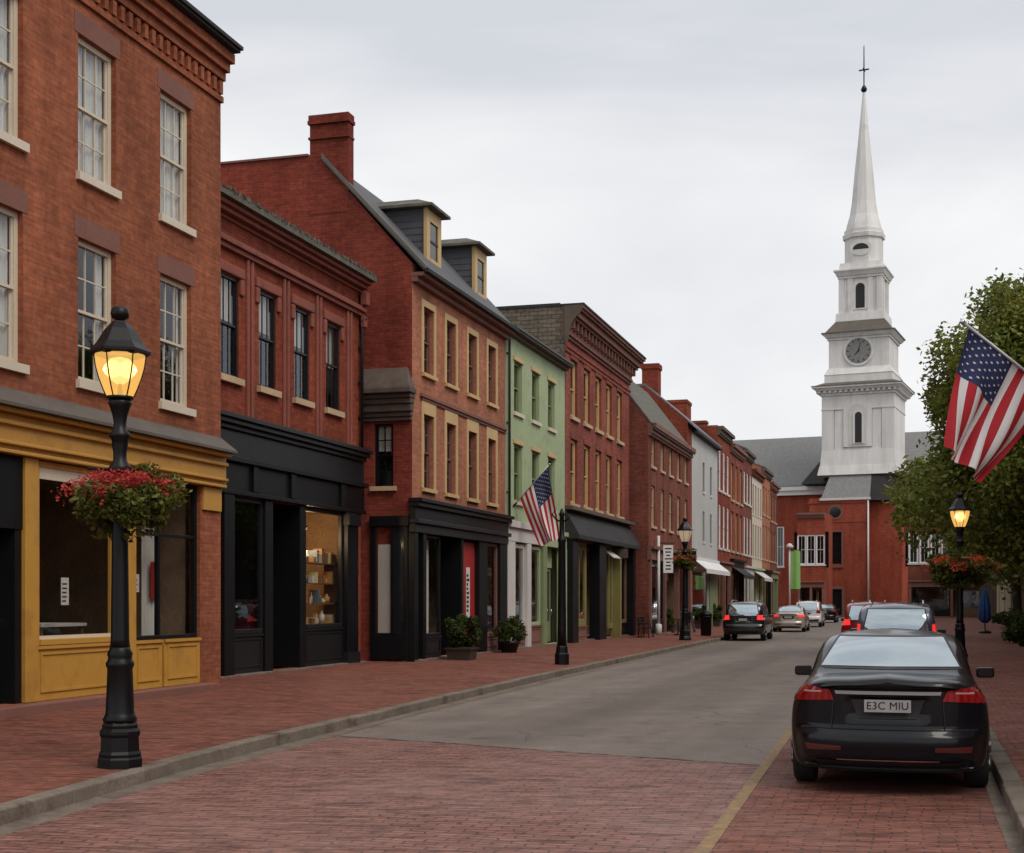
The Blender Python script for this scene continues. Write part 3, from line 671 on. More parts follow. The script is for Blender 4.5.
# things seen in the yellow shop's windows
o = thing('shop_table', 'pale square table standing inside the yellow shop window', 'table', tuple(b1.matrix_basis @ Vector((0,0,0))), F1.rz)
def world(Froot, x, y, z):
    M_ = Matrix.Translation(Froot.location) @ Matrix.Rotation(Froot.rotation_euler.z, 4, 'Z'); return M_ @ Vector((x, y, z))
o.location = world(b1, F1.u(98), 1.0, .36)
bx('tabletop', 'blind', o, -.62, .62, -.4, .4, 1.05, 1.1)
for sx in (-1, 1):
    for sy in (-1, 1): bx('leg', 'wood', o, sx*.55-.03, sx*.55+.03, sy*.33-.03, sy*.33+.03, 0, 1.05)
def notice(loc, w, h, label, lines=5, col='paper'):
    o = thing('paper_notice', label, 'notice', loc, F1.rz)
    bx('sheet', col, o, -w/2, w/2, -.004, .004, 0, h)
    q = MB(); rn = random.Random(3)
    for i in range(lines): q.box(-w*.38, -w*.38 + w*.76*rn.uniform(.5, 1), -.007, -.0045, h*(.12+.78*i/lines), h*(.12+.78*i/lines)+h*.05)
    q.build('print', 'charcoal', o); return o
notice(world(b1, F1.u(74), .16, F1.z(F1.u(74), 605)), .20, .42, 'white printed notice taped inside the large yellow shop window')
notice(world(b1, F1.u(147), .2, F1.z(F1.u(147), 592)), .16, .3, 'small white notice inside the second yellow shop window', 3)
o = thing('hanging_drape', 'pale drape with printed poster hanging behind black framed yellow shop window', 'drape', world(b1, F1.u(178), .55, .4), F1.rz)
q = MB(); n = 30
for i in range(n):
    a, b = -.28 + .6*i/n, -.28 + .6*(i+1)/n; g = lambda x: .03*sin(x*45)
    q.poly([(a, g(a), .8), (b, g(b), .8), (b, g(b), 3.4), (a, g(a), 3.4)], smooth=True)
q.build('cloth', 'curtain', o); bx('poster', 'red_paint', o, -.12, .1, -.09, -.08, 1.45, 2.1)

# ------------------------------------------------------------------ BUILDING: black shopfront, red brick
F2 = Facade(26.45, .29, -14.534); W2 = 10.50; D2 = 12
b2 = F2.root('brick_shop_building', 'low red brick building with four dark sash windows over a black shopfront')
hl = []
wc = [(y - 26.45)*1.0412 for y in (29.54, 31.28, 33.03, 34.78)]
for uc in wc: hl.append((uc-.43, uc+.43, 6.55, 8.68))
s0, s1 = F2.u(224), F2.u(352)
hl.append((s0, s1, .25, 4.05))
shell(b2, W2, D2, 10.0, 'brick_red', hl)
for i, uc in enumerate(wc): window(b2, uc-.43, 6.55, .86, 2.13, ST_BLACK, seed=i)
q = MB()
for uc in wc:       # raised brick hoods with rounded shoulders, and pilaster strips
    q.box(uc-.62, uc+.62, -.07, .02, 8.70, 8.92); q.box(uc-.62, uc-.45, -.06, .02, 8.35, 8.698); q.box(uc+.45, uc+.62, -.06, .02, 8.35, 8.698)
for uc in [(wc[i]+wc[i+1])/2 for i in range(3)] + [wc[3]+.98, wc[0]-.9]:
    q.box(uc-.16, uc-.045, -.06, .02, 5.72, 9.2); q.box(uc+.045, uc+.16, -.06, .02, 5.72, 9.2)
q.build('brick_relief', 'red_stone', b2, bevel=.03)
q = MB()
for pj, z0, z1 in ((.10, 9.20, 9.30), (.17, 9.305, 9.40), (.12, 9.405, 9.46), (.06, 9.82, 9.9), (.20, 9.905, 10.0), (.30, 10.005, 10.1)): q.box(0, W2 + .02, -pj, .05, z0, z1)
q.build('cornice', 'red_stone', b2, bevel=.015)
q = MB(); q.hexa([(0,-.42,10.105),(W2+.06,-.42,10.105),(W2+.06,D2,10.105),(0,D2,10.105),(0,-.42,10.22),(W2+.06,-.42,10.22),(W2+.06,D2,10.9),(0,D2,10.9)])
rng = random.Random(4)
x = .1
q.build('roof', 'moss_roof', b2)
q = MB()
for i in range(2600):
    x = rng.uniform(0, W2); y = -.42 + abs(rng.gauss(0, .16)); h = rng.uniform(.03, .14); w = rng.uniform(.02, .07); a = rng.uniform(0, pi)
    z = 10.21 + max(0, y+.42)*.05
    q.poly([(x-w*cos(a), y-w*sin(a), z), (x+w*cos(a), y+w*sin(a), z), (x+rng.uniform(-.05,.05), y, z+h)])
q.build('moss', 'moss_roof', b2)
# bracket at the right end of the cornice
bx('bracket', 'red_stone', b2, W2-.22, W2, -.26, -.06, 9.47, 9.815, bevel=.03); bx('bracket', 'red_stone', b2, W2-.2, W2-.02, -.2, -.06, 8.9, 9.19, bevel=.03)
downpipe(b2, W2-.16, 5.75, 9.15, m='charcoal')
# shopfront
q = MB(); q.box(0, W2, -.34, .06, 5.62, 5.72); q.box(0, W2, -.26, .06, 5.52, 5.615); q.box(0, W2, -.16, .06, 5.42, 5.515); q.box(0, W2, -.08, .06, 4.86, 5.415)
q.build('fascia', 'charcoal', b2, bevel=.01)
q = MB(); q.box(0, W2, -.22, .06, 4.74, 4.85); q.box(0, W2, -.1, .06, 4.16, 4.735); q.box(0, W2, -.15, .06, 4.06, 4.155)
for px in (250, 288, 338): uu = F2.u(px); q.box(uu-.13, uu+.13, -.16, -.09, 4.16, 4.735)
q.build('entablature', 'black_paint', b2, bevel=.01)
p0, p1, p2, p3, p4 = F2.u(230), F2.u(263), F2.u(271), F2.u(298), F2.u(304)
p5, p6 = F2.u(343), F2.u(353.5)
bx('pilaster', 'black_paint', b2, s0-.2, p0-.002, -.12, .1, .25, 4.055, bevel=.012)
shop_window(b2, p0, p1, 1.10, 4.05, 'charcoal', .1, .0)
riser(b2, p0, p1, .255, 1.095, 'charcoal')
bx('pilaster', 'black_paint', b2, p1+.002, p2-.002, -.06, .9, .25, 4.055, bevel=.012)
door(b2, p2+.08, p3-.08, .27, 3.0, 'black_paint', .8)
bx('transom_panel', 'black_paint', b2, p2, p3, .7, .8, 3.05, 4.05)
bx('pilaster', 'black_paint', b2, p3+.002, p4-.002, -.06, .9, .25, 4.055, bevel=.012)
shop_window(b2, p4, p5, 1.15, 4.05, 'charcoal', .1, .0)
riser(b2, p4, p5, .255, 1.145, 'charcoal')
bx('pilaster', 'black_paint', b2, p5+.002, p6, -.14, .14, .25, 4.055, bevel=.012)
bx('capital', 'charcoal', b2, p5-.02, p6+.06, -.19, .1, 3.72, 4.0, bevel=.01); bx('pilaster_base', 'charcoal', b2, p5-.04, p6+.04, -.18, .1, .247, .5, bevel=.01)
bx('plinth', 'granite', b2, 0, W2, -.16, .2, .0, .245, bevel=.01)
room(b2, s0, p2, .2, 4, .26, 4.05)
room(b2, p3+.3, s1+.1, .2, 2.6, .26, 4.05, 'interior_warm')
# goods on show in the lit window
GOODS = [(.55, .42, .3), (.35, .12, .05), (.6, .5, .2), (.2, .1, .05), (.5, .25, .08), (.65, .6, .5), (.12, .16, .2)]
for i, g in enumerate(GOODS): M(f'goods_{"abcdefg"[i]}', g, .5, .1)
gm = [bpy.data.materials[f'goods_{"abcdefg"[i]}'] for i in range(7)]
o = thing('display_shelf', 'wooden display shelves of goods in the lit black framed window', 'shelf', world(b2, (p4+p5)/2 + .38, .24, .27), F2.rz)
for z in (.95, 1.45, 1.95, 2.45): bx('shelf_board', 'wood', o, -1.0, 1.0, 0, .36, z, z+.03)
bx('side_panel', 'wood', o, -1.04, -1.002, .2, .38, 0, 2.5); bx('side_panel', 'wood', o, 1.002, 1.04, 0, .38, 0, 2.9)
rg = random.Random(11)
for z in (.98, 1.48, 1.98, 2.48):
    x = -.95
    while x < .8:
        w, h = rg.uniform(.06, .2), rg.uniform(.12, .36); m_ = rg.choice(gm)
        q = MB()
        if rg.random() < .4: q.lathe([(w*.4, z), (w*.45, z+h*.6), (w*.2, z+h*.8), (w*.2, z+h)], 10, x+w/2, .2)
        else: q.box(x, x+w, .06, .3, z, z+h)
        ob = q.build('box' if len(q.v) == 8 else 'bottle', m_, None)
        ob.location = o.location; ob.rotation_euler = (0, 0, F2.rz)
        row = {.98: 'bottom', 1.48: 'second', 1.98: 'third', 2.48: 'top'}[z]
        tag(ob, f'goods standing close together on the {row} board of the lit shelves', 'goods', f'goods on the {row} display board')
        x += w + rg.uniform(.01, .08)
o = thing('pendant_lamp', 'lit pendant lamp hanging inside the black shopfront window', 'lamp', world(b2, F2.u(312)+.55, .45, 3.62), F2.rz)
q = MB(); q.lathe([(.02, .1), (.05, .08), (.11, -.02), (.115, -.03)], 14); q.tube([(0,0,.1), (0,0,.5)], .006, 5); q.build('lamp_shade', 'chrome', o)
q = MB(); q.lathe([(.01, -.09), (.045, -.06), (.04, -.03), (.01, .0)], 12); q.build('bulb', 'bulb', o)
pl = bpy.data.lights.new('pendant_light', 'POINT'); pl.energy = 75; pl.color = (1, .66, .33); pl.shadow_soft_size = .06
po = bpy.data.objects.new('pendant_light', pl); C.objects.link(po); po.parent = o; po.location = (0, 0, -.2)

# ------------------------------------------------------------------ BUILDING: salmon brick with dormers
F3 = Facade(36.88, .29, -13.327); W3 = 8.64; D3 = 11
b3 = F3.root('brick_house', 'salmon fronted brick house with slate dormers and a tall gable chimney')
hl = []; wc = [(y - 36.88)*1.0412 for y in (38.1, 39.93, 41.85, 43.75)]
for uc in wc: hl += [(uc-.42, uc+.42, 7.95, 9.75), (uc-.42, uc+.42, 4.85, 6.85)]
hl.append((.16, W3-.12, .25, 3.75))
q = MB(); q.wall((0,0,0), (1,0,0), (0,1,0), .0, W3-.015, 0, 10.72, hl); q.build('wall', 'brick_salmon', b3)
q = MB(); q.wall((0,0,0), (0,1,0), (1,0,0), 0, D3, 0, 10.72, [(.53, 1.06, 4.84, 6.5)])
q.poly([(0,0,10.72),(0,D3,10.72),(0,D3-2.8,13.78),(0,2.7,13.78)], (-1,0,0))
q.wall((W3-.015,0,0), (0,1,0), (-1,0,0), 0, D3, 0, 10.72); q.poly([(W3-.015,0,10.72),(W3-.015,D3,10.72),(W3-.015,D3-2.8,13.6),(W3-.015,2.55,13.6)])
q.wall((0,D3,0), (1,0,0), (0,-1,0), 0, W3, 0, 10.72)
q.build('gable_wall', 'brick_gable', b3)
for i, uc in enumerate(wc): window(b3, uc-.42, 7.95, .84, 1.8, ST_BUFF, seed=i); window(b3, uc-.42, 4.85, .84, 2.0, ST_BUFF2, seed=i+4)
q = MB(); q.box(wc[0]-.7, W3-.02, -.09, .02, 7.28, 7.36); q.box(wc[0]-.6, W3-.02, -.05, .02, 7.2, 7.275); q.build('string_course', 'brownstone', b3)
window(b3, 0, 4.84, .53, 1.66, dict(id='side', frame='black_paint', fw=.05, sb=.05, grid=(2, 2), bar=.03, sill=('buff_stone', .12, .1, .1), curtain='blind', room=.5), y=1.06, rz=-pi/2)
# slate roof: steep front slope with flat top
sl = (13.62-10.78)/2.55
q = MB(); t = .1
q.hexa([(-.06,-.35,10.72-.35*sl*.6),(W3+.02,-.35,10.72-.35*sl*.6),(W3+.02,2.55,13.62),(-.06,2.55,13.62),(-.06,-.35,10.82-.35*sl*.6),(W3+.02,-.35,10.82-.35*sl*.6),(W3+.02,2.55,13.74),(-.06,2.55,13.74)])
q.box(.03, W3+.02, 2.56, D3-2.6, 13.62, 13.72)
q.hexa([(-.06,D3-2.6,13.62),(W3+.02,D3-2.6,13.62),(W3+.02,D3+.2,10.6),(-.06,D3+.2,10.6),(-.06,D3-2.6,13.72),(W3+.02,D3-2.6,13.72),(W3+.02,D3+.2,10.72),(-.06,D3+.2,10.72)])
q.build('roof', 'slate', b3)
q = MB(); q.hexa([(-.1,-.4,10.5),(.12,-.4,10.5),(.12,2.55,13.66),(-.1,2.55,13.66),(-.1,-.4,10.62),(.12,-.4,10.62),(.12,2.55,13.80),(-.1,2.55,13.80)])
q.build('verge', 'lead', b3)
q = MB(); q.box(-.06, W3+.06, -.47, -.36, 10.45, 10.55); q.build('gutter', 'slate_dark', b3); q = MB(); q.box(-.03, W3+.0, -.34, .02, 10.36, 10.46); q.box(-.02, W3, -.16, .02, 10.22, 10.355); q.build('cornice', 'brownstone', b3)
q = MB(); q.box(-.012, .34, 1.80, 2.92, 12.2, 14.6); q.box(-.09, .36, 1.76, 2.96, 14.605, 14.7); q.box(-.07, .34, 1.78, 2.94, 14.705, 14.85); q.box(-.075, .345, 1.775, 2.945, 14.2, 14.26)
q.build('chimney', 'brick_gable', b3)
q = MB(); q.box(-.05, .25, 2.97, D3-2.6, 13.785, 13.84); q.build('coping', 'brownstone', b3)
for pa, pb in ((427, 441), (475, 489)):
    ua, ub = F3.u(pa, .35), F3.u(pb, .35); ub = ua + 1.22
    yb = .35
    d = MB(); d.hexa([(ua+.05,yb+.06,11.0),(ub-.05,yb+.06,11.0),(ub-.05,2.6,11.0),(ua+.05,2.6,11.0),(ua+.05,yb+.06,12.78),(ub-.05,yb+.06,12.78),(ub-.05,2.6,12.78),(ua+.05,2.6,12.78)])
    z = 11.3
    while z < 12.7: d.box(ua+.035, ub-.035, yb+.1, 2.3, z, z+.02); z += .19
    dm = d.build('dormer', 'slate', b3)
    q = MB()
    for b in ((ua, ua+.26, yb, yb+.1, 11.1, 12.78), (ub-.26, ub, yb, yb+.1, 11.1, 12.78), (ua+.26, ub-.26, yb, yb+.1, 12.46, 12.78), (ua+.26, ub-.26, yb-.02, yb+.1, 11.1, 11.42)): q.box(*b)
    w_ = q.build('window', 'buff', dm); bx('pane', 'darkglass', w_, ua+.26, ub-.26, yb+.04, yb+.05, 11.42, 12.46)
    q = MB(); q.box(ua+.26, ub-.26, yb+.015, yb+.038, 11.9, 11.96); q.build('sash', 'black_paint', w_)
    q = MB(); o_ = .2; cy0, cy1 = yb-.22, 2.7; cxm = (ua+ub)/2
    q.hexa([(ua-o_,cy0,12.785),(ub+o_,cy0,12.785),(ub+o_,cy1,12.785),(ua-o_,cy1,12.785),(ua-o_,cy0,12.86),(ub+o_,cy0,12.86),(ub+o_,cy1,12.86),(ua-o_,cy1,12.86)])
    q.hexa([(ua-o_+.03,cy0+.03,12.862),(ub+o_-.03,cy0+.03,12.862),(ub+o_-.03,cy1,12.862),(ua-o_+.03,cy1,12.862),(ua+.3,cy0+.6,13.12),(ub-.3,cy0+.6,13.12),(ub-.3,cy1,13.12),(ua+.3,cy1,13.12)])
    q.build('dormer_roof', 'moss_roof', dm)
# stone hood and shop return on the gable wall
q = MB()
for pj, z0, z1 in ((.10, 6.56, 6.66), (.16, 6.665, 6.78), (.24, 6.785, 6.98), (.30, 6.985, 7.12), (.36, 7.125, 7.24), (.50, 7.245, 7.38)): q.box(-pj, -.002, .02 - pj*.3, 1.36, z0, z1)
q.hexa([(-.44,-.1,7.385),(-.002,-.1,7.385),(-.002,1.36,7.385),(-.44,1.36,7.385),(-.12,.1,7.95),(-.002,.1,7.95),(-.002,1.36,7.95),(-.12,1.36,7.95)])
q.build('stone_hood', 'old_stone', b3, bevel=.02)
q = MB(); q.box(-.16, -.002, .05, 1.15, 3.78, 4.05); q.box(-.08, -.003, .1, 1.15, .25, .95); q.box(-.08, -.003, 1.0, 1.15, .95, 3.775); q.box(-.08, -.003, .1, .2, .95, 3.775); q.box(-.10, -.004, .45, .56, .95, 3.775)
q.build('side_shopfront', 'black_paint', b3, bevel=.01)
bx('pane', 'darkglass', b3, -.05, -.006, .2, .45, .95, 3.77); bx('side_display', 'blind', b3, -.03, -.008, .6, .95, .96, 3.3)
bx('pane', 'shop_glass', b3, -.055, -.05, .56, 1.0, .95, 3.77)
# front shopfront
q = MB(); q.box(-.12, W3+.02, -.32, .06, 4.42, 4.52); q.box(-.1, W3+.01, -.24, .06, 4.3, 4.415); q.box(-.08, W3, -.12, .06, 3.98, 4.295)
q.build('fascia', 'black_paint', b3, bevel=.01)
q = MB(); q.box(-.10, W3+.01, -.22, .06, 3.86, 3.975); q.box(-.08, W3, -.12, .06, 3.62, 3.855); q.build('entablature', 'charcoal', b3, bevel=.01)
U = F3.u
a = [U(411), U(424), U(441), U(463), U(478), U(486), U(498), U(504)]
bx('pilaster', 'black_paint', b3, -.03, a[0]+.35, -.08, .14, .02, 3.61, bevel=.01)
bx('pilaster', 'black_paint', b3, a[1]-.25, a[1]-.02, -.08, .14, .02, 3.61, bevel=.01)
bx('panel', 'black_paint', b3, a[0]+.352, a[1]-.252, .05, .12, .25, 3.61)
shop_window(b3, a[1], a[2], .85, 3.6, 'black_paint', .07, .02); riser(b3, a[1], a[2], .26, .845, 'charcoal')
q = MB(); n = 40
for i in range(n):
    x0, x1 = a[1]+.1 + (a[2]-a[1]-.3)*i/n, a[1]+.1 + (a[2]-a[1]-.3)*(i+1)/n; g = lambda x: .3 + .035*sin(x*34)
    q.poly([(x0, g(x0), .9), (x1, g(x1), .9), (x1, g(x1), 3.5), (x0, g(x0), 3.5)], smooth=True)
o = q.build('shop_curtain', 'curtain', None); o.location = b3.location; o.rotation_euler = (0,0,F3.rz); tag(o, 'pleated pale curtain in the window left of the recessed black doorway', 'curtain')
door(b3, a[2]+.25, a[3]-.3, .3, 2.5, 'black_paint', 1.2); bx('transom_panel', 'black_paint', b3, a[2], a[3], .9, 1.0, 2.6, 3.7)
bx('pilaster', 'black_paint', b3, a[3]-.28, a[3]-.1, -.05, .6, .02, 3.61, bevel=.01)
bx('red_panel', 'red_paint', b3, a[3]-.08, a[4]-.02, .10, .16, .3, 3.55)
notice(world(b3, (a[3]+a[4])/2, .085, 1.3), .36, 1.5, 'tall white notice on the red panel beside the black doorway', 9)
bx('pilaster', 'black_paint', b3, a[4], a[5], -.05, .14, .02, 3.61, bevel=.01)
shop_window(b3, a[5], a[6], .75, 3.6, 'brownstone', .09, .02); riser(b3, a[5], a[6], .26, .745, 'brownstone')
bx('pilaster', 'black_paint', b3, a[6], W3, -.08, .14, .02, 3.61, bevel=.01)
room(b3, .2, W3-.2, 1.3, 3.5, .26, 3.7)
bx('plinth', 'granite', b3, -.02, W3, -.1, .3, .0, .245, bevel=.01)

# ------------------------------------------------------------------ BUILDING: pale green
FO = -13.327
def Y_of(px, off=FO): return -off/(.29 - (px-512)/FPX)
F4 = Facade(45.24, .29, FO); W4 = (52.83-45.24)*1.0412; D4 = 10
b4 = F4.root('painted_house', 'pale green painted house with cream trimmed ground floor')
hl = []; wc = [(y - 45.24)*1.0412 for y in (46.65, 48.8, 50.9)]
for uc in wc: hl += [(uc-.48, uc+.48, 8.05, 9.75), (uc-.48, uc+.48, 5.1, 7.0)]
hl.append((.1, W4-.1, .25, 3.75))
shell(b4, W4, D4, 10.75, 'green_wall', hl)
for uc in wc: window(b4, uc-.48, 8.05, .96, 1.7, ST_GREEN, seed=1); window(b4, uc-.48, 5.1, .96, 1.9, ST_GREEN, seed=2)
q = MB(); q.box(-.02, W4+.02, -.34, .02, 10.56, 10.62); q.box(-.02, W4, -.16, .02, 10.46, 10.555); q.build('eave', 'old_stone', b4)
q = MB(); q.hexa([(0,-.38,10.63),(W4,-.38,10.63),(W4,5,11.7),(0,5,11.7),(0,-.38,10.70),(W4,-.38,10.70),(W4,5,11.8),(0,5,11.8)]); q.hexa([(0,5,11.7),(W4,5,11.7),(W4,D4,10.7),(0,D4,10.7),(0,5,11.8),(W4,5,11.8),(W4,D4,10.8),(0,D4,10.8)]); q.build('roof', 'slate', b4)
downpipe(b4, .14, 4.5, 10.6, m='slate_dark')
for pxx, pt, w in ((531, 328, .3), (541, 327, .28), (549, 325, .3), (558, 327, .34)):
    uu = F4.u(pxx, 3.2); zt = F4.z(uu, pt, 3.2)
    q = MB(); q.box(uu-w, uu+w, 3.0, 3.5, 11.2, zt-.35); q.lathe([(.16, zt-.35), (.13, zt-.1), (.17, zt-.08), (.17, zt)], 10, uu, 3.25); q.build('chimney', 'slate_dark', b4)
q = MB(); q.box(0, W4*.5, -.2, .06, 4.2, 4.42); q.box(0, W4*.5, -.1, .06, 3.75, 4.195); q.build('fascia', 'white_stone', b4, bevel=.01)
q = MB(); q.box(W4*.5+.002, W4, -.16, .06, 4.2, 4.36); q.box(W4*.5+.002, W4, -.08, .06, 3.75, 4.195); q.build('fascia', 'green_wall', b4, bevel=.01)
U = F4.u; a = [U(508), U(513), U(525), U(529), U(541), U(545), U(549), U(560)]
for x0, x1, m_ in ((.0, a[1], 'white_stone'), (a[2], a[3], 'white_stone'), (a[4], a[5], 'green_paint'), (a[7]-.05, W4, 'green_wall')):
    bx('pilaster', m_, b4, x0+.02, x1-.002, -.09, .12, .02, 3.745, bevel=.01)
shop_window(b4, a[1], a[2], .95, 3.7, 'white_stone', .14, .02); riser(b4, a[1], a[2], .26, .945, 'brownstone')
shop_window(b4, a[3], a[4], .95, 3.7, 'green_wall', .12, .02); riser(b4, a[3], a[4], .26, .945, 'brownstone')
door(b4, a[5], a[7]-.06, .3, 3.0, 'green_paint', .35); bx('transom_panel', 'green_wall', b4, a[5], a[7]-.06, .3, .4, 3.02, 3.74)
room(b4, .15, W4-.15, .45, 3.2, .26, 3.75)
bx('plinth', 'granite', b4, 0, W4, -.1, .3, 0, .245)

# ------------------------------------------------------------------ BUILDING: rose brick with heavy cornice
F5 = Facade(52.87, .29, FO); W5 = (64.6-52.87)*1.0412; D5 = 12
b5 = F5.root('brick_shop_building', 'rose brick building with five tall windows per floor and heavy bracketed cornice')
hl = []; wc = [(Y_of(px) - 52.87)*1.0412 for px in (574, 587, 598.5, 609, 619.5)]
for uc in wc: hl += [(uc-.55, uc+.55, 8.9, 11.1), (uc-.55, uc+.55, 5.55, 8.05)]
hl.append((.15, W5-.15, .25, 4.1))
q = MB(); q.wall((0,0,0), (1,0,0), (0,1,0), .015, W5-.015, 0, 12.0, hl); q.wall((W5-.015,0,0), (0,1,0), (-1,0,0), 0, D5, 0, 12.9); q.wall((0,D5,0), (1,0,0), (0,-1,0), 0, W5, 0, 12.9); q.build('wall', 'brick_rose', b5)
q = MB(); q.wall((.015,0,0), (0,1,0), (1,0,0), 0, D5, 0, 13.0); q.build('side_wall', 'shingle', b5)
for uc in wc: window(b5, uc-.55, 8.9, 1.1, 2.2, ST_ROSE); window(b5, uc-.55, 5.55, 1.1, 2.5, ST_ROSE, seed=1)
q = MB()
for pj, z0, z1 in ((.08, 11.75, 11.86), (.16, 11.865, 11.98), (.12, 11.985, 12.42), (.38, 12.425, 12.52), (.62, 12.75, 12.84), (.70, 12.845, 12.94)): q.box(-.0, W5 + pj*.5, -pj, .1, z0, z1)
q.box(0, W5+.2, -.5, .1, 12.525, 12.745)
x = .1
while x < W5: q.box(x, x+.14, -.34, -.12, 12.1, 12.42); x += .62
q.build('cornice', 'brownstone', b5)
q = MB(); q.prism([(.02,11.6),(.02,12.94),(-.72,12.94),(-.70,12.82),(-.60,12.66),(-.42,12.5),(-.28,12.3),(-.17,12.0),(-.12,11.6)], lambda a, b, e: (e, a, b), -.05, .0); q.build('cornice_return', 'old_stone', b5)
q = MB(); q.box(-.03, W5+.35, -.74, .2, 12.945, 13.02); q.box(-.03, W5, .2, D5, 12.95, 13.06); q.build('roof', 'slate_dark', b5)
q = MB(); q.box(0, W5, -.05, .02, 11.25, 11.4); q.box(0, W5, -.09, .02, 11.405, 11.5); q.build('brick_band', 'brick_rose', b5)
q = MB(); q.hexa([(0,-.55,4.15),(W5,-.55,4.15),(W5,-.003,4.15),(0,-.003,4.15),(0,-.55,4.3),(W5,-.55,4.3),(W5,-.003,5.25),(0,-.003,5.25)]); q.build('canopy', 'slate_dark', b5)
q = MB(); q.box(0, W5, -.3, .02, 5.26, 5.4); q.build('fascia', 'old_stone', b5)
U = F5.u; a = [U(568), U(573), U(587), U(598), U(603), U(609), U(615), U(620), U(627)]
for x0, x1, m_ in ((.02, a[0]+.5, 'black_paint'), (a[3]-1.0, a[3]+.3, 'black_paint'), (a[6]-.3, a[6], 'olive_paint'), (a[8], W5, 'black_paint')): bx('pilaster', m_, b5, x0, x1, -.3, .14, .02, 4.14, bevel=.01)
shop_window(b5, a[1], a[2], .8, 4.1, 'olive_paint', .28, .02, mull=((a[1]+a[2])/2,)); riser(b5, a[1], a[2], .26, .795, 'brownstone')
door(b5, a[4], a[5], .3, 3.0, 'wood', .5); bx('transom_panel', 'black_paint', b5, a[4], a[5], .45, .55, 3.02, 4.1)
shop_window(b5, a[5]+.02, a[6]-.32, .6, 4.1, 'olive_paint', .22, .02); shop_window(b5, a[7], a[8]-.02, .8, 4.1, 'wood', .15, .02); riser(b5, a[7], a[8]-.02, .26, .795, 'black_paint')
room(b5, .2, W5-.2, .7, 4, .26, 4.1)
bx('plinth', 'granite', b5, 0, W5, -.1, .3, 0, .245)
def awning(parent, x0, x1, z0, z1, m, proj=.9):
    q = MB(); q.hexa([(x0,-proj,z0),(x1,-proj,z0),(x1,-.09,z1-.04),(x0,-.09,z1-.04),(x0,-proj,z0+.05),(x1,-proj,z0+.05),(x1,-.09,z1),(x0,-.09,z1)])
    if proj > .6: q.box(x0, x1, -proj-.02, -proj, z0-.2, z0+.05)
    return q.build('awning', m, parent)
awning(b5, U(602), U(609), 3.6, 3.95, 'white_stone', .5)

# ------------------------------------------------------------------ generic row house for the far end and the right side
def row_house(root, Wd, D, zE, brick, rows, n, ww, st, corn, store, zS=4.0, pitched_to=None, roof_m='slate_dark', ridge=.4):
    hl = []; cs = [Wd*(i+.5)/n for i in range(n)]
    for z0, z1 in rows: hl += [(c-ww/2, c+ww/2, z0, z1) for c in cs]
    hl.append((.2, Wd-.2, .25, zS-.5))
    shell(root, Wd, D, zE, brick, hl)
    for k_, (z0, z1) in enumerate(rows):
        for c in cs: window(root, c-ww/2, z0, ww, z1-z0, st, seed=k_)
    q = MB()
    for pj, z0, z1 in ((.12, zE-.55, zE-.45), (.2, zE-.445, zE-.2), (.36, zE-.195, zE+.02)): q.box(0, Wd, -pj, .05, z0, z1)
    q.build('cornice', corn, root)
    if pitched_to: pitched(root, Wd, zE+.1, D*ridge, pitched_to, D, roof_m, over=.3, gable=brick)
    else: flat_roof(root, Wd, D, zE+.1, roof_m, over=-.02)
    fm, wm, dm = store
    q = MB(); q.box(0, Wd, -.28, .06, zS, zS+.15); q.box(0, Wd, -.12, .06, zS-.5, zS-.002); q.build('fascia', fm, root)
    k_ = max(2, int(Wd/3.2)); w = (Wd-.4)/k_
    for i in range(k_):
        x0, x1 = .2 + w*i, .2 + w*(i+1)
        bx('pilaster', fm, root, x0-.12, x0+.12, -.1, .14, .02, zS-.502)
        if i % 2 == 1: door(root, x0+.6, x1-.6, .3, 2.8, dm, .5); bx('transom_panel', dm, root, x0+.13, x1-.13, .45, .5, 2.82, zS-.5)
        else: shop_window(root, x0+.14, x1-.14, .8, zS-.52, wm, .12, .02); riser(root, x0+.14, x1-.14, .26, .79, wm)
    bx('pilaster', fm, root, Wd-.3, Wd-.02, -.1, .14, .02, zS-.502)
    room(root, .22, Wd-.22, .7, 3.5, .26, zS-.55)
    bx('plinth', 'granite', root, 0, Wd, -.1, .3, 0, .245)

# brown-red house standing forward, with pitched mossy roof
F6 = Facade(64.68, .29, -12.45); W6 = 12.1
b6 = F6.root('brick_house', 'brown brick house standing forward with mossy pitched roof and tall chimney')
row_house(b6, W6, 11, 10.0, 'brick_brown', [(8.1, 9.5), (5.3, 7.2)], 5, 1.0, ST_BROWN, 'brownstone', ('brownstone', 'black_paint', 'wood'), 4.2, 13.1, 'moss_roof', ridge=.21)
uu = F6.u(651.5, 4); q = MB(); q.box(uu-.55, uu+.55, 3.5, 4.5, 11.5, F6.z(uu, 367, 4)); q.box(uu-.62, uu+.62, 3.43, 4.57, F6.z(uu, 370, 4), F6.z(uu, 365, 4)); q.build('chimney', 'brick_gable', b6)
